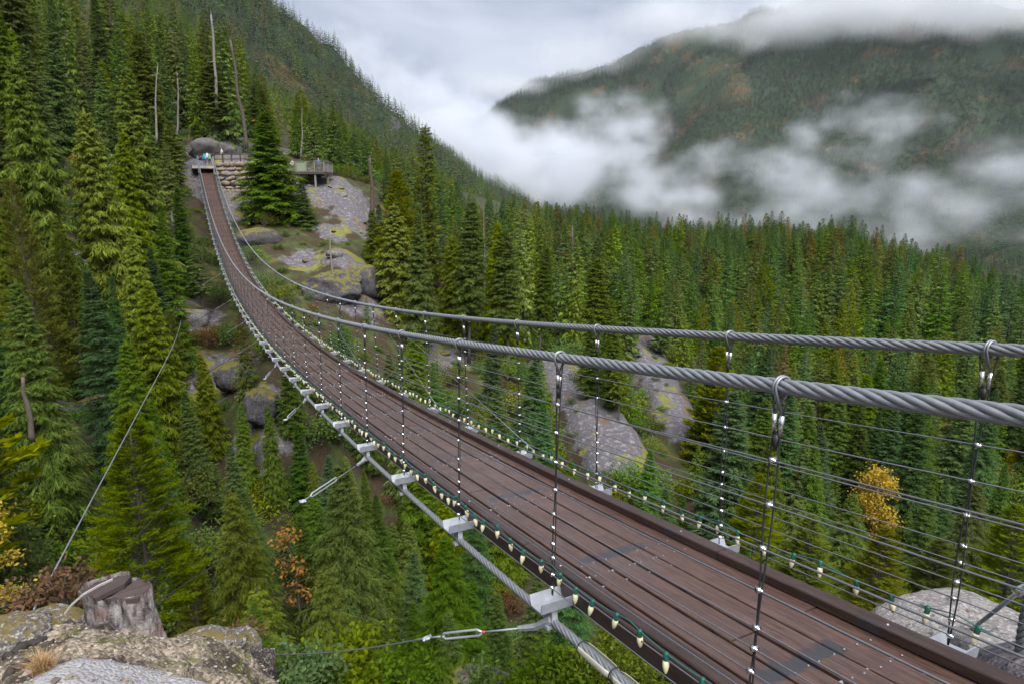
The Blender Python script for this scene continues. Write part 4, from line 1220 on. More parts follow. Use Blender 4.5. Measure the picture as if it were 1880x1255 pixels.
def boulder_mesh(size, seed, mat, sub=4, rough=.22, sq=.6):
    import bmesh
    bm = bmesh.new(); bmesh.ops.create_icosphere(bm, subdivisions=sub, radius=1.0)
    V = np.array([v.co[:] for v in bm.verts])
    rb = np.random.default_rng(seed + 500)
    npl = 16
    N_ = rb.normal(size=(npl, 3)); N_ /= np.linalg.norm(N_, axis=1)[:, None]
    N_ = np.concatenate([N_, np.eye(3), -np.eye(3)])
    D_ = np.concatenate([rb.uniform(.72, 1.0, npl), rb.uniform(.75, .95, 6)])
    dots = np.clip(V @ N_.T, 1e-3, None)
    rad = np.min(D_[None] / dots, axis=1)                     # fractured planes
    mixf = np.clip((.95 - sq) * 1.5, .15, .9)
    n = fbm(V * 1.3 + seed * 3.1, 4, seed); n2 = fbm(V * 5.1 + seed, 4, seed + 5)
    rad = (rad * mixf + (1 - mixf)) * (1 + rough * .7 * n + rough * .30 * n2)
    V = V * rad[:, None]
    V = V / np.abs(V).max(0)[None] * np.array(size)
    for v, c in zip(bm.verts, V): v.co = c
    me = bpy.data.meshes.new('boulder'); bm.to_mesh(me); bm.free()
    me.polygons.foreach_set('use_smooth', np.ones(len(me.polygons), bool)); me.materials.append(mat)
    return me
def boulder(px, py, r, size, seed, mat, label, rz=0, rough=.22, sq=.6, sub=4, name='boulder', dz=0):
    p = at(px, py, r); p[2] += dz
    o = link(name, boulder_mesh(size, seed, mat, sub, rough, sq), None, tuple(p)); o.rotation_euler = (0, 0, rz)
    tag(o, label, 'rock'); return o
boulder(398, 277, 95, (3.6, 2.6, 1.9), 3, M_GRANITE, 'rounded grey outcrop behind the far end of the bridge', .2)
boulder(438, 283, 97, (2.2, 1.8, 1.3), 8, M_GRANITE, 'low grey outcrop right of the rounded one behind the landing', .5)
boulder(606, 535, 60, (3.0, 2.2, 1.9), 5, M_DARKROCK, 'dark square rock face below the russet ledge, right of the bridge', .3, .2, .3, 5)
boulder(668, 520, 62, (1.5, 1.6, 1.7), 15, M_DARKROCK, 'dark rock shoulder beside the pale dead trunk', .1, .2, .5)
boulder(475, 440, 71, (2.6, 1.6, 1.2), 9, M_DARKROCK, 'smooth grey slab between the deck and the bushy fir', .8, .15, .7)
boulder(478, 745, 40, (1.1, 1.0, 1.3), 6, M_DARKROCK, 'dark boulder in the gully left of the deck, below the guy cables', .4)
boulder(425, 690, 46, (1.4, 1.0, 1.1), 7, M_DARKROCK, 'dark boulder high on the gully side left of the deck', .9)
boulder(345, 590, 56, (1.8, 1.2, 1.1), 12, M_GRANITE, 'grey rock at the foot of the thick broken snag', .2)
boulder(195, 750, 36, (1.5, 1.0, .9), 16, M_DARKROCK, 'grey boulder among firs on the left gully side', .2)
boulder(870, 1275, 8.3, (.62, .5, .32), 21, M_GRANITE, 'flat lichened boulder at the bottom edge below the deck', .3, .2)
boulder(770, 1290, 8.3, (.4, .35, .28), 22, M_GRANITE, 'small mossy boulder left of the flat one at the bottom edge', .3, .2)
boulder(1795, 1235, 6.3, (.95, .85, .50), 23, M_PALEROCK, 'pale speckled granite boulder beyond the deck, lower right corner', .4, .12, .7, 5)
boulder(1880, 1250, 5.6, (.5, .5, .4), 24, M_PALEROCK, 'pale granite block at the right edge behind the thick anchor cable', .1, .15, .6)

_blk = []
# smaller blocks lying about on the outcrops
rs = np.random.default_rng(77)
_bm = [boulder_mesh((1, 1, .7), 60 + k, (M_GRANITE, M_DARKROCK)[k % 2], 3, .24, .45) for k in range(6)]
for px, py, r, s in ROCKS[:8] + ROCKS[18:]:
    for k in range(2):
        p = at(px + rs.normal(0, 16), py + rs.normal(0, 10), r); z = H(p[0], p[1])[0]
        q = project(np.array([p[0], p[1], z]))
        o = link('boulder', _bm[int(rs.integers(0, 6))], None, (p[0], p[1], z)); sz = rs.uniform(.18, .45) * (1.5 if rs.random() < .15 else 1)
        o.scale = (sz * rs.uniform(.8, 1.6), sz * rs.uniform(.8, 1.4), sz * rs.uniform(.5, 1)); o.rotation_euler = (rs.normal(0, .3), rs.normal(0, .3), rs.uniform(0, 6.28))
        _blk.append((q[0], o))

_blk.sort(key=lambda b: b[0])
for k, (_, o) in enumerate(_blk):
    tag(o, 'weathered grey block half sunk in the outcrops, %s from the left' % ORD[k], 'rock', 'loose blocks on the outcrops')

# --- stone retaining wall beside the bridge end
ax_r = RIGHT
wall_o = at(396, 352, 85.5)
wall = empty('retaining_wall', tuple(wall_o)); tag(wall, 'stacked tan stone retaining wall right of the far bridge end', 'wall')
rs = np.random.default_rng(31)
blocks = [boulder_mesh((.5, .5, .5), 40 + k, M_TAN, 2, .18, .15) for k in range(5)]
wd = np.array([0.98, -0.12, 0]); wb_ = np.array([0.12, 0.98, 0])
z = -2.0
while z < 3.2:
    hh = rs.uniform(.28, .72); x = rs.uniform(-.3, 0) - (.2 if z < 0 else 0)
    wlen = 4.6 - max(0, -z) * .5
    while x < wlen:
        L = rs.uniform(.4, 1.7)
        o = link('stone_block', blocks[int(rs.integers(0, 5))], wall)
        o.location = tuple(wd * (x + L / 2) + wb_ * (z * .22 + rs.uniform(-.06, .06)) + np.array([0, 0, z + hh / 2]))
        o.scale = (L * .98, .8, hh * 1.0); o.rotation_euler = (rs.normal(0, .09), rs.normal(0, .09), -.12 + rs.normal(0, .1))
        x += L
    z += hh * .93
# landing slab
lp = BP(np.array(T_END + 2.2), 0, Z_PLANK)
lm = MB().box((0, 0, 0), (3.0, 4.6, .3))
o = lm.build('landing_slab', plain('pale_gravel_concrete', (0.42, 0.37, 0.31), .9, 0, .2, 3.0), None, False, tuple(lp + [0, 0, -.17])); o.rotation_euler = (0, 0, BR['hd'])
tag(o, 'pale concrete landing at the far end of the deck', 'landing')
# timber fence above the wall
fence = empty('timber_fence', tuple(at(394, 300, 86.5))); tag(fence, 'dark two-rail timber fence on top of the stone wall', 'fence')
for k in range(5):
    MB().box(wd * (k * 1.1) + [0, 0, .55], (.12, .12, 1.3)).build('post', M_DARKTIMBER, fence)
for zz_ in (.45, 1.0):
    MB().tube([wd * -.2 + [0, 0, zz_], wd * 4.7 + [0, 0, zz_]], .06, 6).build('rail', M_DARKTIMBER, fence)
# --- viewing platform
pf_o = at(530, 316, 86.0)
plat = empty('viewing_platform', tuple(pf_o)); plat.rotation_euler = (0, 0, -.05)
tag(plat, 'timber viewing platform on posts jutting over the mossy rock', 'platform')
PWd, PD = 4.4, 3.2
for k in range(11):
    MB().box((PWd / 2, .15 + k * .29, .05), (PWd, .275, .05)).build('floor_board', M_TIMBER, plat)
MB().box((PWd / 2, -.02, -.13), (PWd + .1, .1, .3)).build('front_beam', M_DARKTIMBER, plat)
MB().box((PWd + .02, PD / 2, -.13), (.1, PD, .3)).build('side_beam', M_DARKTIMBER, plat)
MB().box((.6, PD / 2, -.2), (.14, PD, .25)).build('joist', M_DARKTIMBER, plat); MB().box((3.2, PD / 2, -.2), (.14, PD, .25)).build('joist', M_DARKTIMBER, plat)
for x, y, l in ((.9, .2, 2.4), (3.2, .15, 2.6), (4.25, 1.6, 2.0), (2.0, 2.4, 2.2)):
    MB().box((x, y, -l / 2 - .1), (.2, .2, l)).build('support_post', M_TIMBER, plat)
for x, y in ((0, 0), (.95, 0), (2.2, 0), (3.2, 0), (PWd, 0), (PWd, 1.5), (PWd, PD)):
    MB().box((x, y, .62), (.11, .11, 1.2)).build('rail_post', M_TIMBER, plat)
MB().box((PWd / 2, 0, 1.24), (PWd + .15, .15, .05)).build('top_rail', M_TIMBER, plat); MB().box((PWd, PD / 2, 1.245), (.15, PD, .05)).build('top_rail', M_TIMBER, plat)
for k in range(30):
    x = .08 + k * .145
    if .98 < x < 2.2: continue
    MB().box((x, .03, .62), (.05, .025, 1.1)).build('baluster', M_TIMBER, plat)
for k in range(18): MB().box((PWd - .03, .15 + k * .17, .62), (.025, .05, 1.1)).build('baluster', M_TIMBER, plat)
tg_ = NT('greenish_panel_glass'); b_ = tg_.bsdf((0.30, 0.36, 0.25), .15); b_.inputs['Alpha'].default_value = .75
MB().box((1.6, .02, .62), (1.15, .02, 1.05)).build('glass_panel', tg_.m, plat)

# --- people: one continuous skinned figure each
SKIN = plain('skin', (0.45, 0.28, 0.2), .6)
HAIR = plain('dark_hair', (0.03, 0.022, 0.018), .7)
def person(px, py, r, Ht, jacket, trousers, label, rz=0, arms='down', hat=None):
    mats = [plain('jacket', jacket, .8), plain('trousers', trousers, .85), SKIN, HAIR, plain('shoes', (.03, .03, .03), .6)]
    s = Ht / 1.75
    vs = [((0, 0, .95), .135), ((0, 0, 1.15), .13), ((0, 0, 1.36), .155), ((0, 0, 1.49), .065), ((0, .01, 1.56), .08), ((0, .015, 1.66), .098), ((0, .01, 1.72), .07)]
    ed = [(k, k + 1) for k in range(6)]
    for sx in (-1, 1):
        b = len(vs)
        stride = .09 * sx
        vs += [((sx * .095, 0, .88), .10), ((sx * .105, stride * .5 + .03, .5), .072), ((sx * .11, stride - .03, .1), .048), ((sx * .115, stride + .02, .035), .042), ((sx * .12, stride + .15, .03), .034)]
        ed += [(0, b), (b, b + 1), (b + 1, b + 2), (b + 2, b + 3), (b + 3, b + 4)]
        b = len(vs)
        if arms == 'rail': arm = [((sx * .20, 0, 1.40), .065), ((sx * .26, .06, 1.14), .05), ((sx * .22, .28, 1.08), .04), ((sx * .19, .36, 1.08), .03)]
        else: arm = [((sx * .20, 0, 1.40), .065), ((sx * .26, -.02, 1.13), .05), ((sx * .27, .06, .90), .038), ((sx * .265, .08, .80), .032)]
        vs += arm
        ed += [(2, b), (b, b + 1), (b + 1, b + 2), (b + 2, b + 3)]
    me = bpy.data.meshes.new('person'); me.from_pydata([v for v, _ in vs], ed, [])
    o = bpy.data.objects.new('person', me); COL.objects.link(o)
    sk = o.modifiers.new('s', 'SKIN'); ss = o.modifiers.new('d', 'SUBSURF'); ss.levels = 1; ss.render_levels = 1
    for k, (_, rad) in enumerate(vs): me.skin_vertices[0].data[k].radius = (rad, rad * .85)
    me.skin_vertices[0].data[0].use_root = True
    dg = bpy.context.evaluated_depsgraph_get()
    m2 = bpy.data.meshes.new_from_object(o.evaluated_get(dg))
    o.modifiers.clear(); o.data = m2
    for m in mats: m2.materials.append(m)
    for p in m2.polygons:
        c = p.center; p.use_smooth = True
        if c.z < .085: p.material_index = 4
        elif c.z > 1.5: p.material_index = 3 if (c.z > 1.675 or c.y < -.02) else 2
        elif abs(c.x) > .17 and (c.z < .88 or (arms == 'rail' and c.y > .3)): p.material_index = 2
        elif c.z < .90: p.material_index = 1
        else: p.material_index = 0
    o.location = tuple(at(px, py, r)); o.scale = (s, s, s); o.rotation_euler = (0, 0, rz)
    tag(o, label, 'person')
    return o
GP = BP(np.array(T_END - .6), 0, 0)
p_ = person(376.5, 303, 85.3, 1.30, (0.01, 0.33, 0.62), (.015, .017, .04), 'person in a bright blue jacket standing on the far end of the deck', 3.5)
person(386, 302, 86.6, 1.25, (.16, .55, .22), (.03, .03, .035), 'person in a green top beside the bright blue jacket', 2.6)
person(381.5, 300, 87.4, 1.30, (.66, .70, .72), (.04, .04, .05), 'person in a white top behind the blue jacket on the landing', 3.0)
person(409, 297, 88.6, 1.62, (.62, .56, .50), (.20, .15, .12), 'person in a cream top walking behind the timber fence', 1.6)
def on_plat(x, y, Ht, j, tr, lb, rz, arms='rail'):
    o = person(0, 0, 1, Ht, j, tr, lb, rz, arms); c, s_ = math.cos(-.05), math.sin(-.05)
    o.location = tuple(pf_o + np.array([c * x - s_ * y, s_ * x + c * y, .075])); return o
on_plat(.35, .45, 1.4, (.68, .68, .68), (.05, .05, .06), 'person in a white top at the near corner of the viewing platform', 3.1)
on_plat(3.6, .5, 1.62, (.10, .14, .26), (.03, .04, .08), 'person in dark blue leaning on the platform rail', 3.2)
# ================================================================== SNAGS, SINGLE TREES, LEDGE, STUMP, GUYS
M_OLDSNAG = plain('dark_weathered_wood', (0.13, 0.10, 0.085), .9, 0, .55, 6.0, .6)
def snag(px0, py0, px1, py1, r, wpx, label, mat=None, branches=4, seed=1, name='dead_snag', jag=True, fork=False):
    b, t_ = at(px0, py0, r), at(px1, py1, r)
    rs = np.random.default_rng(seed)
    rad = wpx * .68 / F_PX * r / 2
    root = empty(name, tuple(b)); tag(root, label, 'dead tree', 'dead trunks standing among the conifers')
    fr = np.linspace(-.08, 1, 12)
    P = b[None] * 0 + (t_ - b)[None] * fr[:, None]; L = np.linalg.norm(t_ - b)
    P[:, :2] += (vnoise(np.stack([fr * 4, fr * 0 + seed, fr * 0], -1), seed) * .012 * L)[:, None]
    mb = MB().tube(P, rad * (1.15 - .55 * fr if wpx > 5 else 1.1 - .75 * fr), 8)
    if jag:
        for a in rs.uniform(0, 6.28, 4):
            c = P[-1] + np.array([math.cos(a), math.sin(a), 0]) * rad * .3
            mb.tube([c - [0, 0, .1 * L * .3], c + [0, 0, rs.uniform(.02, .07) * L]], [rad * .3, .004], 4)
    mb.build('trunk', mat or M_SNAG, root, True)
    for k in range(branches):
        f = rs.uniform(.35, .97); a = rs.uniform(0, 6.28); l = rs.uniform(.05, .13) * L
        c = P[0] + (P[-1] - P[0]) * f
        MB().tube([c, c + np.array([math.cos(a) * l * .6, math.sin(a) * l * .6, l * rs.uniform(-.3, .2)]), c + np.array([math.cos(a) * l, math.sin(a) * l, l * rs.uniform(-.5, .4)])], [rad * .3, rad * .2, .005], 4).build('branch', mat or M_SNAG, root, True)
    return root
snag(398, 190, 389, 28, 92, 7, 'white broken-topped snag standing over the trees above the landing', branches=2, seed=2)
snag(450, 262, 425, 75, 90, 8, 'leaning bare grey trunk left of the bushy landing fir', M_BARK, 9, 3)
snag(287, 255, 288, 122, 74, 5, 'thin pale dead trunk high on the left slope', branches=3, seed=4)
snag(279, 452, 269, 306, 66, 5, 'thin white leafless pole among the left firs', branches=1, seed=5)
snag(329, 518, 317, 396, 62, 13, 'thick grey broken snag left of the bridge deck', branches=1, seed=6)
snag(614, 548, 605, 422, 60, 6, 'pale thin dead trunk before the dark rock face', branches=7, seed=7)
snag(684, 385, 679, 290, 84, 10, 'brown broken trunk right of the mossy rock', M_RED_BARK, 2, 8)
snag(553, 285, 555, 205, 92, 4, 'slim grey dead pole rising behind the viewing platform', branches=1, seed=9)
snag(848, 640, 849, 492, 62, 8, 'grey bare trunk behind the right handrail, left of the yellow-green firs', M_BARK, 7, 10)
snag(1050, 640, 1050, 418, 78, 7, 'tall grey bare trunk in the middle of the spur', M_BARK, 10, 11)
snag(1166, 640, 1160, 555, 72, 9, 'pale broken stub beside the grey rock slab', branches=2, seed=12)
snag(888, 560, 890, 385, 80, 4, 'thin pale dead pole on the spur above the handrail', branches=3, seed=13)
snag(325, 260, 326, 140, 80, 5, 'pale dead spike rising left of the landing outcrop', branches=6, seed=14)
snag(425, 150, 427, 60, 120, 5, 'far bare spike above the landing trees', M_BARK, 5, 15)
snag(60, 800, 40, 692, 24, 11, 'weathered grey broken trunk at the left edge with a stub arm', mat=M_OLDSNAG, branches=2, seed=16)

def hero(kind, px, pyb, pyt, r, label, lod=0, var=0, wide=1.0, name=None):
    b = at(px, pyb, r); t_ = at(px, pyt, r)
    return plant(kind, b, t_[2] - b[2], lod, var, px % 6.28, label, 'single trees that stand out', wide=wide, name=name)
hero('spire', 794, 640, 232, 74, 'tall dead-topped spire with short bare branches above the spur', 0, 0)
hero('hemlock', 505, 430, 205, 79, 'bushy green conifer hiding the middle of the stone wall', 0, 1, 1.75)
hero('fir', 560, 435, 330, 77, 'low bushy fir below the viewing platform', 0, 0, 1.6)
hero('old', 400, 280, 105, 93, 'big layered old conifer above the landing outcrop', 0, 0, 1.3)
hero('old', 482, 290, 150, 92, 'broad layered conifer left of the viewing platform', 0, 1, 1.3)
hero('cedar', 735, 620, 375, 62, 'bright yellow-green cedar right of the mossy rock', 0, 0, 1.5)
hero('cedar', 690, 540, 385, 70, 'yellow-green cedar at the edge of the russet ledge', 0, 1, 1.3)
hero('fir', 700, 480, 375, 78, 'dark small fir at the foot of the broken brown trunk', 0, 0, 1.4)
hero('hemlock', 655, 1340, 845, 24, 'large fir standing alone under the middle of the deck', -1, 0, 1.1, 'fir_tree')
hero('pine', 290, 1180, 760, 15, 'olive brown pine crown behind the stump', -1, 0, 1.25)
hero('cedar', 470, 1330, 895, 20, 'drooping cedar in the gully right of the stump', -1, 0, 1.0)
hero('fir', 1170, 810, 725, 55, 'small dark fir growing on the rock slab', 0, 0, 1.1)
hero('pine', 1380, 1040, 870, 22, 'bright green bushy pine just beyond the right kerb', -1, 0, 1.5)
hero('pine', 1300, 960, 640, 46, 'tall yellow-olive conifer seen between the second hangers', 0, 1, 1.1)
hero('fir', 480, 1235, 1100, 8.5, 'little bright green fir sapling right of the ledge', -1, 0, 1.5)
hero('hemlock', 825, 1330, 985, 19, 'full green fir below the turnbuckle cable', -1, 0, 1.2, 'fir_tree')
hero('cedar', 300, 760, 560, 48, 'light green cedar beside the long slack cable', 0, 0, 1.2)

hero('pine', 1470, 1150, 945, 17, 'fine olive pine between the near right hangers', -1, 0, 1.5)
hero('pine', 1600, 1160, 965, 15, 'olive young pine below the golden birch', -1, 0, 1.6)
hero('hemlock', 1540, 1120, 900, 24, 'green young hemlock behind the olive pines at right', -1, 0, 1.3)
hero('pine', 1700, 1150, 985, 17, 'low olive pine left of the pale granite boulder', -1, 0, 1.7)
hero('pine', 1830, 1170, 920, 16, 'olive pine behind the pale granite boulder', -1, 0, 1.5)
hero('hemlock', 1760, 1100, 880, 26, 'green hemlock standing behind the lower right pines', -1, 0, 1.3)
hero('fir', 560, 965, 775, 36, 'green fir just left of the third guy turnbuckle', 0, 0, 1.1)
hero('hemlock', 612, 970, 855, 33, 'small green hemlock under the fourth beam', 0, 1, 1.3)
hero('cedar', 640, 935, 835, 36, 'small light cedar hard under the deck edge', 0, 0, 1.3)
hero('blue', 520, 905, 745, 40, 'bluish fir below the dark gully boulder', 0, 1, 1.2)
hero('fir', 700, 1070, 905, 28, 'pointed fir under the fifth lamp span of the deck', -1, 0, 1.2)
hero('hemlock', 585, 1060, 900, 30, 'loose green hemlock right of the orange maple', 0, 2, 1.3)
def leafy(px, pyb, pyt, r, wide_px, mat, label, seed, n=2600, leaf=.16, name='broadleaf_tree', spread=None):
    b, t_ = at(px, pyb, r), at(px, pyt, r)
    Ht = t_[2] - b[2]; Rr = wide_px / F_PX * r / 2
    tr, cr = broadleaf(seed, Ht, Rr, mat, n, leaf)
    o = empty(name, tuple(b)); tag(o, label, 'tree'); link('trunk', tr, o); link('crown', cr, o); return o
leafy(1605, 1000, 852, 44, 105, ML['yellow'], 'golden yellow birch seen through the right railing', 3, 3600, .15, 'birch_tree')
leafy(1874, 900, 822, 62, 60, ML['orange'], 'orange yellow birch at the right edge', 5, 2200, .15, 'birch_tree')
leafy(545, 1160, 945, 24, 95, ML['orange'], 'sparse orange maple sapling in the dark gully', 7, 420, .15, 'maple_tree')
leafy(10, 1150, 905, 9.0, 120, ML['yellow'], 'yellow maple at the left edge beside the ledge', 9, 2600, .05, 'maple_tree')
def shrub(px, py, r, Rr, Ht, mat, label, seed, n=900, leaf=.08, name='shrub'):
    st, fo = bush(seed, Rr, Ht, mat, n, leaf)
    o = empty(name, tuple(at(px, py, r))); tag(o, label, 'shrub'); link('stems', st, o); link('foliage', fo, o); return o
shrub(135, 1130, 5.9, .22, .42, ML['dry'], 'dry russet shrub left of the stump', 4, 420, .05)
shrub(70, 1115, 6.2, .3, .3, ML['dry'], 'low tangle of dry brown stems at the ledge edge', 14, 380, .05)
shrub(655, 1262, 9.0, .8, .75, ML['cedar'], 'yellow-green shrub at the bottom edge below the guy cable', 5, 2600, .11)
shrub(540, 1262, 8.6, .6, .5, ML['blue'], 'bluish green shrub right of the burnt root', 6, 1800, .09)
shrub(1010, 1275, 7.6, .6, .5, ML['shrub'], 'leafy green shrub under the deck edge at the bottom', 7, 1800, .08)
shrub(1120, 1290, 7.8, .7, .7, ML['pine'], 'olive shrub under the cream cable sleeves', 17, 2000, .08)
shrub(760, 1275, 8.4, .7, .5, ML['shrub'], 'green leafy shrub in the middle of the bottom edge', 27, 2000, .09)
shrub(900, 1290, 8.0, .5, .4, ML['hemlock'], 'dark green shrub at the bottom edge under the turnbuckle', 28, 1500, .08)
shrub(450, 1180, 5.6, .16, .2, ML['dry'], 'small dry fern on the ledge boulder', 8, 260, .045)
shrub(440, 1205, 5.4, .12, .1, ML['shrub'], 'tiny green plant against the ledge boulder', 9, 160, .04)

# --- the ledge underfoot
la = np.linspace(math.atan((-420 - 940) / F_PX), math.atan((640 - 940) / F_PX), 260)
lr = np.linspace(2.0, 6.4, 200)
LA, LR_ = np.meshgrid(la, lr); lx, ly = (np.sin(LA) * LR_).ravel(), (np.cos(LA) * LR_).ravel()
lz = H(lx, ly, False)
P3 = np.stack([lx, ly, 0 * lx], -1)
edge = np.minimum.reduce([(LA - la[0]) / .12, (la[-1] - LA) / .10, (LR_ - 2.0) / .3, (6.4 - LR_) / .5]).ravel()
lz = lz - .10 + .05 * fbm(P3 * 1.3, 4, 5) + .035 * fbm(P3 * 5.5, 4, 8) + .012 * fbm(P3 * 17, 3, 3)
sl = at(300, 1262, 3.7); slab = np.clip(1.25 - ((lx - sl[0]) / .85) ** 2 - ((ly - sl[1]) / .42) ** 2, 0, 1)
lz = np.where(slab > 0, lz * (1 - np.minimum(1, slab * 2)) + np.minimum(1, slab * 2) * (H(lx, ly, False) - .05 + .015 * fbm(P3 * 2.2, 2, 4)), lz)
lz -= np.clip(1 - edge, 0, 1) ** 2 * .6 + np.clip(1 - ((la[-1] - LA) / .10).ravel(), 0, 1) ** 2 * 3.0
def ledge_mat():
    t = NT('gravelly_ledge'); p = t.pos()
    vor = t.node('ShaderNodeTexVoronoi', Vector=p, Scale=46.0)
    n = t.noise(p, 2.6, 5, .6); f = t.noise(p, 22, 5, .7)
    peb = t.mix(t.node('ShaderNodeSeparateColor', Color=vor.outputs['Color']).outputs[0], (.10, .075, .05), (.40, .34, .26))
    c = t.mix(t.ramp(n, [(.42, 0.0), (.56, 1.0)]), peb, t.mix(f, (.022, .017, .013), (.10, .08, .06)))
    c = t.mix(t.ramp(t.noise(p, 4.5, 4, .65), [(.56, 0.0), (.64, .85)]), c, t.mix(f, (.05, .06, .012), (.14, .14, .03)))
    c = t.mix(t.ramp(f, [(.56, 0.0), (.66, .7)]), c, (.30, .28, .25))
    sa = t.node('ShaderNodeAttribute', attribute_name='slab').outputs['Fac']
    gr = t.mix(t.noise(p, 60, 3, .7), (.16, .16, .17), (.42, .415, .42))
    gr = t.mix(t.ramp(t.noise(p, 5, 5, .65), [(.5, 0.0), (.66, .55)]), gr, (.20, .19, .19))
    c = t.mix(t.ramp(t.math('ADD', sa, t.math('MULTIPLY', t.math('SUBTRACT', f, .5), .5)), [(.18, 0.0), (.3, 1.0)]), c, gr)
    hgt = t.math('ADD', t.math('MULTIPLY', vor.outputs['Distance'], -.8), f)
    t.bsdf(c, .9, 0, t.bump(hgt, .8, .02), .2)
    return t.m
i, j = np.meshgrid(np.arange(199), np.arange(259), indexing='ij')
lq = np.stack([i * 260 + j, (i + 1) * 260 + j, (i + 1) * 260 + j + 1, i * 260 + j + 1], -1).reshape(-1, 4)
ledge = link('ground_ledge', np_mesh('ground_ledge', np.stack([lx, ly, lz], -1), [lq], ledge_mat(), True, attrs={'slab': slab}))
tag(ledge, 'gravelly granite ledge in the lower left corner', kind='structure')
_lg = np.stack([LA.ravel(), LR_.ravel()], -1)
def ledge_z(x, y):
    a = math.atan2(x, y); r = math.hypot(x, y)
    return lz.reshape(200, 260)[min(199, max(0, int(round((r - 2.0) / 4.4 * 199)))), min(259, max(0, int(round((a - la[0]) / (la[-1] - la[0]) * 259))))]
def on_ledge(px, py, r):
    p = at(px, py, r); p[2] = ledge_z(p[0], p[1]); return p
# loose gravel on it
rs = np.random.default_rng(8)
gm = MB()
for k in range(2600):
    a = rs.uniform(la[20], la[-25]); r = rs.uniform(2.8, 5.7); x, y = math.sin(a) * r, math.cos(a) * r
    s = rs.uniform(.004, .013) * (1 if rs.random() < .93 else 2.4)
    V = np.array([[1, 0, 0], [-1, 0, 0], [0, 1, 0], [0, -1, 0], [0, 0, 1], [0, 0, -1]]) * s * rs.uniform(.6, 1.3, (6, 1)) * [1.2, 1, .7]
    th = rs.uniform(0, 6.28); c_, s_ = math.cos(th), math.sin(th); V = V @ np.array([[c_, s_, 0], [-s_, c_, 0], [0, 0, 1]])
    gm.add(V + [x, y, ledge_z(x, y) + s * .3], [[[0, 2, 4], [2, 1, 4], [1, 3, 4], [3, 0, 4], [2, 0, 5], [1, 2, 5], [3, 1, 5], [0, 3, 5]]])
tg = NT('mixed_gravel'); isl = tg.node('ShaderNodeNewGeometry').outputs['Random Per Island']
tg.bsdf(tg.ramp(isl, [(0, (.06, .05, .045)), (.35, (.20, .16, .12)), (.7, (.22, .19, .15)), (1, (.32, .30, .28))]), .9)
o = gm.build('gravel', tg.m); tag(o, 'loose beige and dark gravel scattered over the ledge', kind='stuff')
# boulders sitting on the ledge
def ledge_rock(px, py, r, size, seed, mat, label, rz=0, rough=.2, sq=.65, sub=5):
    p = at(px, py, r)
    o = link('boulder', boulder_mesh(size, seed, mat, sub, rough, sq), None, tuple(p)); o.rotation_euler = (0, 0, rz); tag(o, label, 'rock'); return o
M_LICHEN = stone_mat('lichen_spotted_rock', (.18, .165, .15), (.44, .42, .39), (.05, .04, .035), .5, (.09, .07, .02), 3.2, .8)
ledge_rock(372, 1188, 5.25, (.36, .22, .15), 51, M_LICHEN, 'lichen-spotted boulder right of the stump', .15)
ledge_rock(440, 1185, 5.35, (.20, .2, .13), 52, M_LICHEN, 'rounded lichened boulder at the right end of the ledge', .5)
ledge_rock(95, 1150, 5.55, (.28, .2, .10), 53, M_LICHEN, 'low pale boulder at the ledge edge left of the stump', .1)
ledge_rock(20, 1165, 5.2, (.26, .22, .12), 54, M_LICHEN, 'dark lichened boulder at the left picture edge', .4)
ledge_rock(272, 1212, 4.35, (.045, .035, .025), 55, M_PALEROCK, 'small pale cobble lying on the gravel before the stump', .4, .12, .8, 3)
M_CHAR = plain('charred_wood', (.03, .023, .019), .8, 0, .6, 9, .8)
o = ledge_rock(487, 1225, 4.9, (.10, .12, .20), 56, stone_mat('burnt_root_wood', (.07, .06, .055), (.34, .31, .28), (.014, .012, .011), 0, sc_=5, lichen=.5), 'burnt black root block at the right end of the ledge', .3, .3, .45); o.name = 'burnt_root'; o['category'] = 'root'
def root_log(pts, rads, label, mat):
    P = np.array([on_ledge(*p) for p in pts]); P[:, 2] += np.array(rads) * .4
    fr = np.linspace(0, 1, 26); Q = np.stack([np.interp(fr, np.linspace(0, 1, len(P)), P[:, k]) for k in range(3)], -1)
    Q += .03 * np.stack([vnoise(np.stack([fr * 12, fr * 0 + k, fr * 0], -1), 4) for k in range(3)], -1)
    o = MB().tube(Q - Q[0], np.interp(fr, np.linspace(0, 1, len(P)), rads) * (1 + .25 * vnoise(np.stack([fr * 14, 0 * fr, 0 * fr], -1), 2)), 9).build('fallen_root', mat, None, True, tuple(Q[0])); tag(o, label, 'root')
root_log([(0, 1185, 4.9), (70, 1178, 5.0), (130, 1165, 5.15), (210, 1168, 5.1)], [.036, .03, .02, .008], 'charred root lying along the ledge left of the stump', M_CHAR)
root_log([(0, 1215, 4.5), (50, 1205, 4.6), (95, 1190, 4.8)], [.03, .024, .01], 'second charred root in the lower left corner', M_CHAR)
# --- stump
sb = at(236, 1158, 5.25); sb[2] = sb[2] - .03
stump = empty('tree_stump', tuple(sb)); tag(stump, 'sawn grey stump with furrowed bark on the ledge', 'stump')
nth, nz_ = 96, 26
th = np.linspace(0, 2 * np.pi, nth, endpoint=False); zz = np.linspace(-.30, .40, nz_)
TH, ZZ = np.meshgrid(th, zz)
base_r = .205 + .04 * np.cos(2 * (TH - .3)) + .02 * np.cos(3 * TH + 1)
fur = vnoise(np.stack([np.cos(TH.ravel()) * 5.2 + ZZ.ravel() * 1.2, np.sin(TH.ravel()) * 5.2, ZZ.ravel() * 2.2], -1), 3).reshape(TH.shape)
fur = np.abs(fur) ** .6
fin = fbm(np.stack([np.cos(TH.ravel()) * 9, np.sin(TH.ravel()) * 9, ZZ.ravel() * 14], -1), 3, 6).reshape(TH.shape)
rad = base_r * (1 + .22 * np.clip(.05 - ZZ, 0, 1) * 2.2) * (.90 + .14 * fur) + .010 * fin
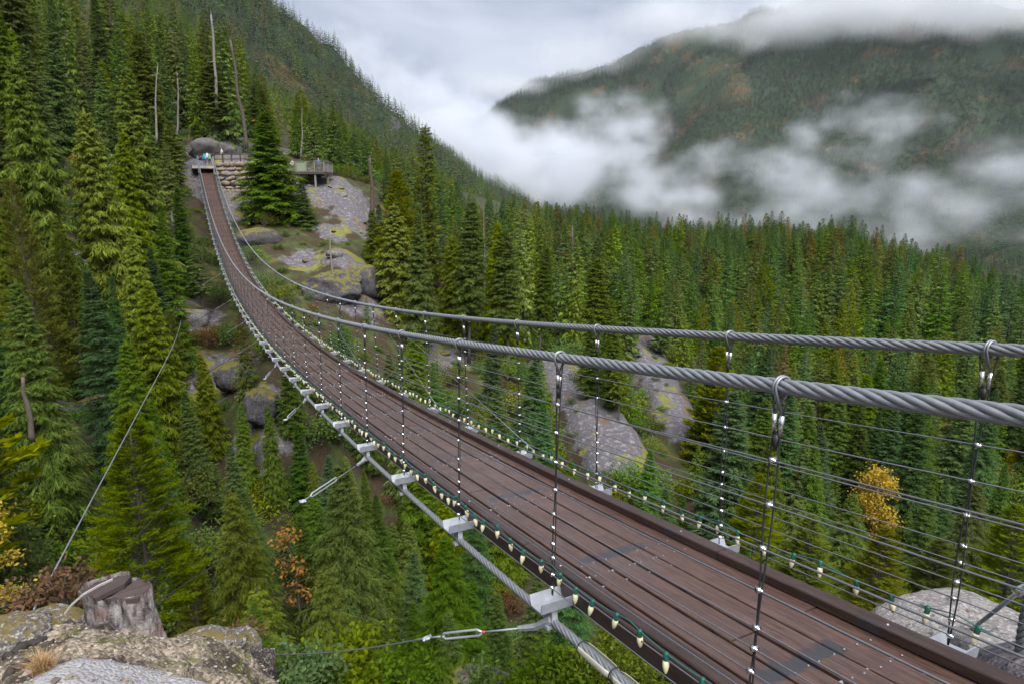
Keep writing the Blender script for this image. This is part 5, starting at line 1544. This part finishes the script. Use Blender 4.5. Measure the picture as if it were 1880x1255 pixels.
lean = ZZ * -.10
topcut = .385 + .05 * np.clip(-np.cos(TH - .2), -1, 1) * 0 + np.where(np.cos(TH - math.pi + .25) > .12, .055, 0)
Z2 = np.where(ZZ > .3, ZZ + (topcut - .40) * (ZZ - .3) / .1, ZZ)
V = np.stack([np.cos(TH) * rad + lean, np.sin(TH) * rad * .85, Z2], -1).reshape(-1, 3)
i, j = np.meshgrid(np.arange(nz_ - 1), np.arange(nth), indexing='ij')
q = np.stack([i * nth + j, i * nth + (j + 1) % nth, (i + 1) * nth + (j + 1) % nth, (i + 1) * nth + j], -1).reshape(-1, 4)
tb = NT('furrowed_bark'); p = tb.coord('Object')
st = tb.node('ShaderNodeMapping', Vector=p); st.inputs['Scale'].default_value = (1, 1, .35)
bn = tb.noise(st.outputs[0], 16, 6, .65, .4); bf = tb.noise(p, 60, 4, .7)
c = tb.ramp(bn, [(.36, (.025, .02, .02)), (.46, (.13, .115, .11)), (.56, (.27, .25, .245)), (.70, (.40, .385, .38))])
c = tb.mix(tb.math('MULTIPLY', tb.ramp(tb.noise(p, 7, 3), [(.5, 0.), (.65, 1.)]), .35), c, (.30, .15, .11))
c = tb.mix(tb.ramp(bf, [(.56, 0.), (.66, .8)]), c, (.06, .055, .05))
tb.bsdf(c, .9, 0, tb.bump(tb.math('ADD', bn, tb.math('MULTIPLY', bf, .4)), 1.0, .03), .2)
MB().add(V, [q]).build('bark', tb.m, stump, True)
tc = NT('weathered_sawn_face'); p = tc.coord('Object')
rg = tc.node('ShaderNodeTexWave', Vector=p, wave_type='RINGS', rings_direction='Z', Scale=30.0, Distortion=6.0); rg.inputs['Detail'].default_value = 3
tc.bsdf(tc.mix(tc.noise(p, 14, 5, .7), tc.mix(rg.outputs['Fac'], (.026, .022, .025), (.042, .035, .038)), (.085, .06, .05)), .75, 0, tc.bump(tc.noise(p, 40, 5, .7), .5, .01), .3)
for half, z0, tilt in ((1, .395, .0), (-1, .432, .03)):                       # the cut left the top in two levels
    ths = np.linspace(-1.45, 1.45, 22) + (0 if half > 0 else math.pi) - .25
    rr_ = (.205 + .04 * np.cos(2 * (ths - .3)) + .02 * np.cos(3 * ths + 1)) * 1.0
    rr_ = rr_ * (.93 + .05 * vnoise(np.stack([ths * 4, 0 * ths + half, 0 * ths], -1), 8)); ring = np.stack([np.cos(ths) * rr_ - .038, np.sin(ths) * rr_ * .85, z0 - .02 + .014 * vnoise(np.stack([ths * 5, 0 * ths, 0 * ths + half], -1), 9)], -1); ring[:, 2] += tilt * -(ring[:, 0]) * .35
    ring = np.concatenate([ring, [[-.02, -.10, z0]]]) if half > 0 else np.concatenate([ring, [[.02, .0, z0]]])
    n_ = len(ring); lowr = ring - [0, 0, .035]
    VV = np.concatenate([ring, lowr]); sq_ = [[k, (k + 1) % n_, n_ + (k + 1) % n_, n_ + k][::-1] for k in range(n_)]
    MB().add(VV, [sq_, [list(range(n_))]]).build('sawn_face', tc.m, stump, False)
tape_m = plain('white_flagging_tape', (.78, .74, .74), .5)
tp = [sb + np.array(v) for v in ((-.02, -.06, .505), (-.09, -.12, .49), (-.16, -.19, .465), (-.225, -.23, .41), (-.27, -.25, .35))]
mb = MB()
for a_, b_ in zip(tp[:-1], tp[1:]):
    w_ = np.array([0, .0, .022]) + np.array([.006, -.008, 0])
    mb.add([a_ - tp[0] - w_ * .5, a_ - tp[0] + w_ * .5, b_ - tp[0] + w_ * .5, b_ - tp[0] - w_ * .5], [[[0, 1, 2, 3]]])
o = mb.build('flagging_tape', tape_m, None, False, tuple(tp[0])); sd_ = o.modifiers.new('t', 'SOLIDIFY'); sd_.thickness = .002
tag(o, 'strip of white flagging tape hanging off the stump top', 'tape')
# --- dry grass tuft
gp = on_ledge(80, 1238, 4.25)
rs = np.random.default_rng(3); V, F = [], []
for k in range(420):
    a = rs.uniform(0, 6.28); l = rs.uniform(.06, .17); sp = rs.uniform(.15, 1.0); b = np.array([rs.normal(0, .02), rs.normal(0, .02), 0])
    d = np.array([math.cos(a) * sp, math.sin(a) * sp, 1.0]); d /= np.linalg.norm(d); sdv = np.cross(d, [0, 0, 1]); sdv /= np.linalg.norm(sdv) + 1e-9
    n0 = len(V); m_ = b + d * l * .55; e = b + d * l + np.array([math.cos(a), math.sin(a), -.6]) * l * .28 * sp
    V += [b - sdv * .0016, b + sdv * .0016, m_ + sdv * .0013, m_ - sdv * .0013, e]
    F += [(n0, n0 + 1, n0 + 2, n0 + 3)]; F += [(n0 + 3, n0 + 2, n0 + 4, n0 + 4)]
F4 = [f for f in F if f[2] != f[3]]; F3 = [f[:3] for f in F if f[2] == f[3]]
o = MB().add(V, [F4, F3]).build('grass_tuft', plain('straw_grass', (.36, .22, .10), .8, 0, .35, 30), None, False, tuple(gp)); tag(o, 'dry straw-coloured grass tuft on the ledge, lower left', 'grass tuft')

# --- wind guys and stays
guy(1, at(500, 1200, 7.2), 'guy cable with turnbuckle running left from the nearest beam end', .42, .52, sag=.012, wr=.007, big=True)
guy(4, at(170, 1175, 5.6), 'guy cable from the fourth beam crossing the dark firs', .7, .8, sag=.01, wr=.0035)
guy(7, at(140, 1142, 5.9), 'guy cable from the seventh beam slanting down to the ledge', .9, .9, sag=.01, wr=.0035)
guy(10, at(110, 1135, 6.0), 'guy cable from the tenth beam slanting down to the ledge', 1.2, 1.1, sag=.01, wr=.0035)
for k, (bi, px, py, r) in enumerate(((13, 400, 665, 44), (16, 385, 625, 50), (20, 370, 575, 56), (25, 365, 520, 63))):
    guy(bi, at(px - 60, py + 45, r * .9), 'far guy cable under the deck, %s from the near end' % ('first', 'second', 'third', 'fourth')[k] + ' of the short ones', 1.0, 1.2, sag=.0, wr=.011)
a_, m1, b_ = at(335, 560, 56), at(341, 600, 50), at(62, 1118, 5.9)
fr = np.linspace(0, 1, 40)[:, None]
u_ = (1 - fr) * a_ + fr * b_
# hangs as a slack line: sag chosen so that it bellies like the one seen
u_[:, 2] -= (1.6 * 4 * fr * (1 - fr) * np.exp(-fr * 1.5))[:, 0]
o = MB().tube(u_ - a_, .014 * np.linspace(1.5, .55, 40), 6).build('slack_cable', M_STRAND, None, True, tuple(a_)); tag(o, 'long pale slack cable from the ledge to the left slope', 'cable')
a_, b_ = at(1905, 1058, 4.6), at(1742, 1188, 6.1)
ro = empty('stay_rod', tuple(b_)); tag(ro, 'grey stay rod slanting from the right edge down to the granite boulder', 'rod')
MB().tube([a_ - b_, np.zeros(3)], .014, 8).build('rod', M_GALV, ro, True)
c = a_ * .86 + b_ * .14 - b_
MB().tube([c - [.03, 0, .02], c + [.03, 0, .02]], .03, 8).build('clamp', M_CHROME, ro, True)
a_, b_ = at(1893, 1085, 4.9), at(1862, 1275, 5.0)
tt = np.linspace(0, 1, 60)
ac = empty('anchor_cable', tuple(b_)); tag(ac, 'thick twisted anchor cable standing at the lower right edge', 'cable')
ctr = b_[None] + (a_ - b_)[None] * tt[:, None] - b_
MB().tube(ctr, .026, 6).build('core', M_STRAND, ac, True)
for k in range(6):
    ph = tt * 16 + k * math.pi / 3
    MB().tube(ctr + .028 * np.stack([np.cos(ph), np.sin(ph), 0 * ph], -1), .014, 6).build('strand', M_STRAND, ac, True)
print('script seconds', time.time() - _T0, 'objects', len(bpy.data.objects))
# ================================================================== VALLEY MIST, CLOUD CAP AND HAZE (real volumes)
def mist(name, label, blobs, voxel, dens, seed, nscale, thr, amp, col=(0.93, 0.945, 0.98)):
    C = np.array([at(px, py, r) for px, py, r, *_ in blobs]); Sz = np.array([b[3:6] for b in blobs]); Am = [b[6] for b in blobs]
    lo = (C - Sz * 1.05).min(0); hi = (C + Sz * 1.05).max(0)
    ng = bpy.data.node_groups.new(name, 'GeometryNodeTree')
    ng.interface.new_socket('Geometry', in_out='INPUT', socket_type='NodeSocketGeometry')
    ng.interface.new_socket('Geometry', in_out='OUTPUT', socket_type='NodeSocketGeometry')
    N, L = ng.nodes, ng.links
    go = N.new('NodeGroupOutput')
    pos = N.new('GeometryNodeInputPosition').outputs[0]
    def vm(op, a, b):
        x = N.new('ShaderNodeVectorMath'); x.operation = op
        for s_, v in zip(x.inputs, (a, b)):
            if isinstance(v, bpy.types.NodeSocket): L.new(v, s_)
            elif v is not None: s_.default_value = tuple(v)
        return x.outputs['Value'] if op in ('LENGTH', 'DOT_PRODUCT') else x.outputs[0]
    def ma(op, a, b=0.0, clamp=False):
        x = N.new('ShaderNodeMath'); x.operation = op; x.use_clamp = clamp
        for s_, v in zip(x.inputs, (a, b)):
            if isinstance(v, bpy.types.NodeSocket): L.new(v, s_)
            else: s_.default_value = float(v)
        return x.outputs[0]
    # warp the position so that the banks tear into wisps
    wn_ = N.new('ShaderNodeTexNoise'); wn_.inputs['Scale'].default_value = nscale * .6; wn_.inputs['Detail'].default_value = 3
    L.new(vm('ADD', pos, (seed * 311.0, 0, 0)), wn_.inputs['Vector'])
    wv = vm('SUBTRACT', wn_.outputs['Color'], (0.5, 0.5, 0.5))
    pw_ = vm('ADD', pos, vm('MULTIPLY', wv, (260, 260, 170)))
    tot = None
    for c, s_, a in zip(C, Sz, Am):
        d = vm('LENGTH', vm('DIVIDE', vm('SUBTRACT', pw_, c), s_), None)
        f = ma('MULTIPLY', ma('SUBTRACT', 1.0, ma('MULTIPLY', d, d), True), a)
        tot = f if tot is None else ma('MAXIMUM', tot, f)
    nz = N.new('ShaderNodeTexNoise'); nz.inputs['Scale'].default_value = nscale; nz.inputs['Detail'].default_value = 8; nz.inputs['Roughness'].default_value = .64
    mp = vm('MULTIPLY', pos, (1.0, 1.0, 1.5)); L.new(vm('ADD', mp, (0, seed * 173.0, 0)), nz.inputs['Vector'])
    f = ma('SUBTRACT', ma('ADD', tot, ma('MULTIPLY', ma('SUBTRACT', nz.outputs[0], .5), amp)), thr)
    inside = ma('MULTIPLY', tot, 4.0, True)
    f = ma('MULTIPLY', ma('MULTIPLY', f, inside), 1.0, True)
    f = ma('MULTIPLY', ma('MULTIPLY', f, f), dens)
    vc = N.new('GeometryNodeVolumeCube')
    L.new(f, vc.inputs['Density'])
    vc.inputs['Min'].default_value = tuple(lo); vc.inputs['Max'].default_value = tuple(hi)
    for ax, n_ in zip('XYZ', np.ceil((hi - lo) / voxel).astype(int)): vc.inputs['Resolution ' + ax].default_value = int(n_)
    t = NT(name)
    pv = t.node('ShaderNodeVolumePrincipled')
    pv.inputs['Color'].default_value = col + (1,); pv.inputs['Density'].default_value = 1.0; pv.inputs['Anisotropy'].default_value = 0.0
    t.l.new(pv.outputs[0], t.out.inputs['Volume'])
    sm = N.new('GeometryNodeSetMaterial'); sm.inputs['Material'].default_value = t.m
    L.new(vc.outputs[0], sm.inputs['Geometry']); L.new(sm.outputs[0], go.inputs[0])
    me = bpy.data.meshes.new(name); me.materials.append(t.m)
    o = link(name, me); md = o.modifiers.new('density', 'NODES'); md.node_group = ng
    tag(o, label, kind='stuff')
    print(name, 'voxels', np.ceil((hi - lo) / voxel).astype(int), lo.round(), hi.round())
    return o
mist('valley_mist', 'white mist lying in the valley between the ridge and the far mountain', [
 # px, py, range, size across, size in depth, size up, amount
 (600, 110, 1150, 80, 120, 50, 1.0), (660, 150, 1220, 90, 160, 90, 1.3), (735, 215, 1320, 150, 200, 110, 1.6), (830, 262, 1320, 190, 240, 110, 1.7), (930, 285, 1300, 190, 260, 95, 1.6),
 (1030, 315, 1280, 200, 260, 85, 1.5), (1110, 255, 1350, 130, 200, 95, .95), (1160, 205, 1450, 90, 160, 70, .7), (1200, 350, 1200, 210, 240, 60, 1.15), (1340, 320, 1250, 180, 200, 65, .9),
 (1480, 280, 1300, 180, 200, 75, .85), (1600, 235, 1350, 150, 180, 75, .85), (1690, 215, 1380, 90, 150, 60, .75), (1440, 385, 1050, 230, 200, 40, .85), (1600, 400, 1000, 190, 200, 35, .75), (1750, 385, 1050, 200, 220, 70, .8),
 (640, 165, 1010, 70, 90, 60, .85), (770, 258, 1060, 90, 100, 50, .9), (890, 322, 1080, 120, 110, 42, 1.0),
 (1870, 330, 1100, 110, 160, 120, .8), (960, 345, 1150, 150, 160, 40, 1.0)], 7.0, 0.012, 3, .0100, .36, 4.0, (0.88, 0.91, 0.97))
mist('cloud_cap', 'grey white cloud swallowing the top of the far mountain', [  # cloud covering the peaks, built as the same kind of volume as the mist
 (1400, 75, 2450, 260, 220, 70, .8), (1500, 40, 2450, 330, 260, 130, 1.2), (1640, 30, 2450, 380, 260, 130, 1.25), (1800, 10, 2450, 420, 260, 130, 1.2), (1990, 10, 2450, 380, 260, 110, 1.1), (1250, 50, 2600, 420, 260, 130, 1.0), (1080, 110, 2700, 360, 260, 110, .95), (960, 165, 2750, 300, 240, 90, 1.3)],
 18.0, 0.008, 8, .0040, .22, 2.0)
# even air: one closed box round the whole place
_zb, _zt = float(gz.min()) - 1.0, max(float(gz.max()) + 60.0, 760.0)
hz = MB().box((0, 0, 0), (8640, 8640, _zt - _zb)).build('haze', [], None, False, (0, 0, (_zt + _zb) / 2))
t = NT('air')
pv = t.node('ShaderNodeVolumePrincipled'); pv.inputs['Color'].default_value = (0.80, 0.88, 1.0, 1); pv.inputs['Density'].default_value = 0.000025
t.l.new(pv.outputs[0], t.out.inputs['Volume'])
hz.data.materials.clear(); hz.data.materials.append(t.m); print('haze', _zb, _zt); tag(hz, 'thin bluish air between the bridge and the mountains', kind='stuff')
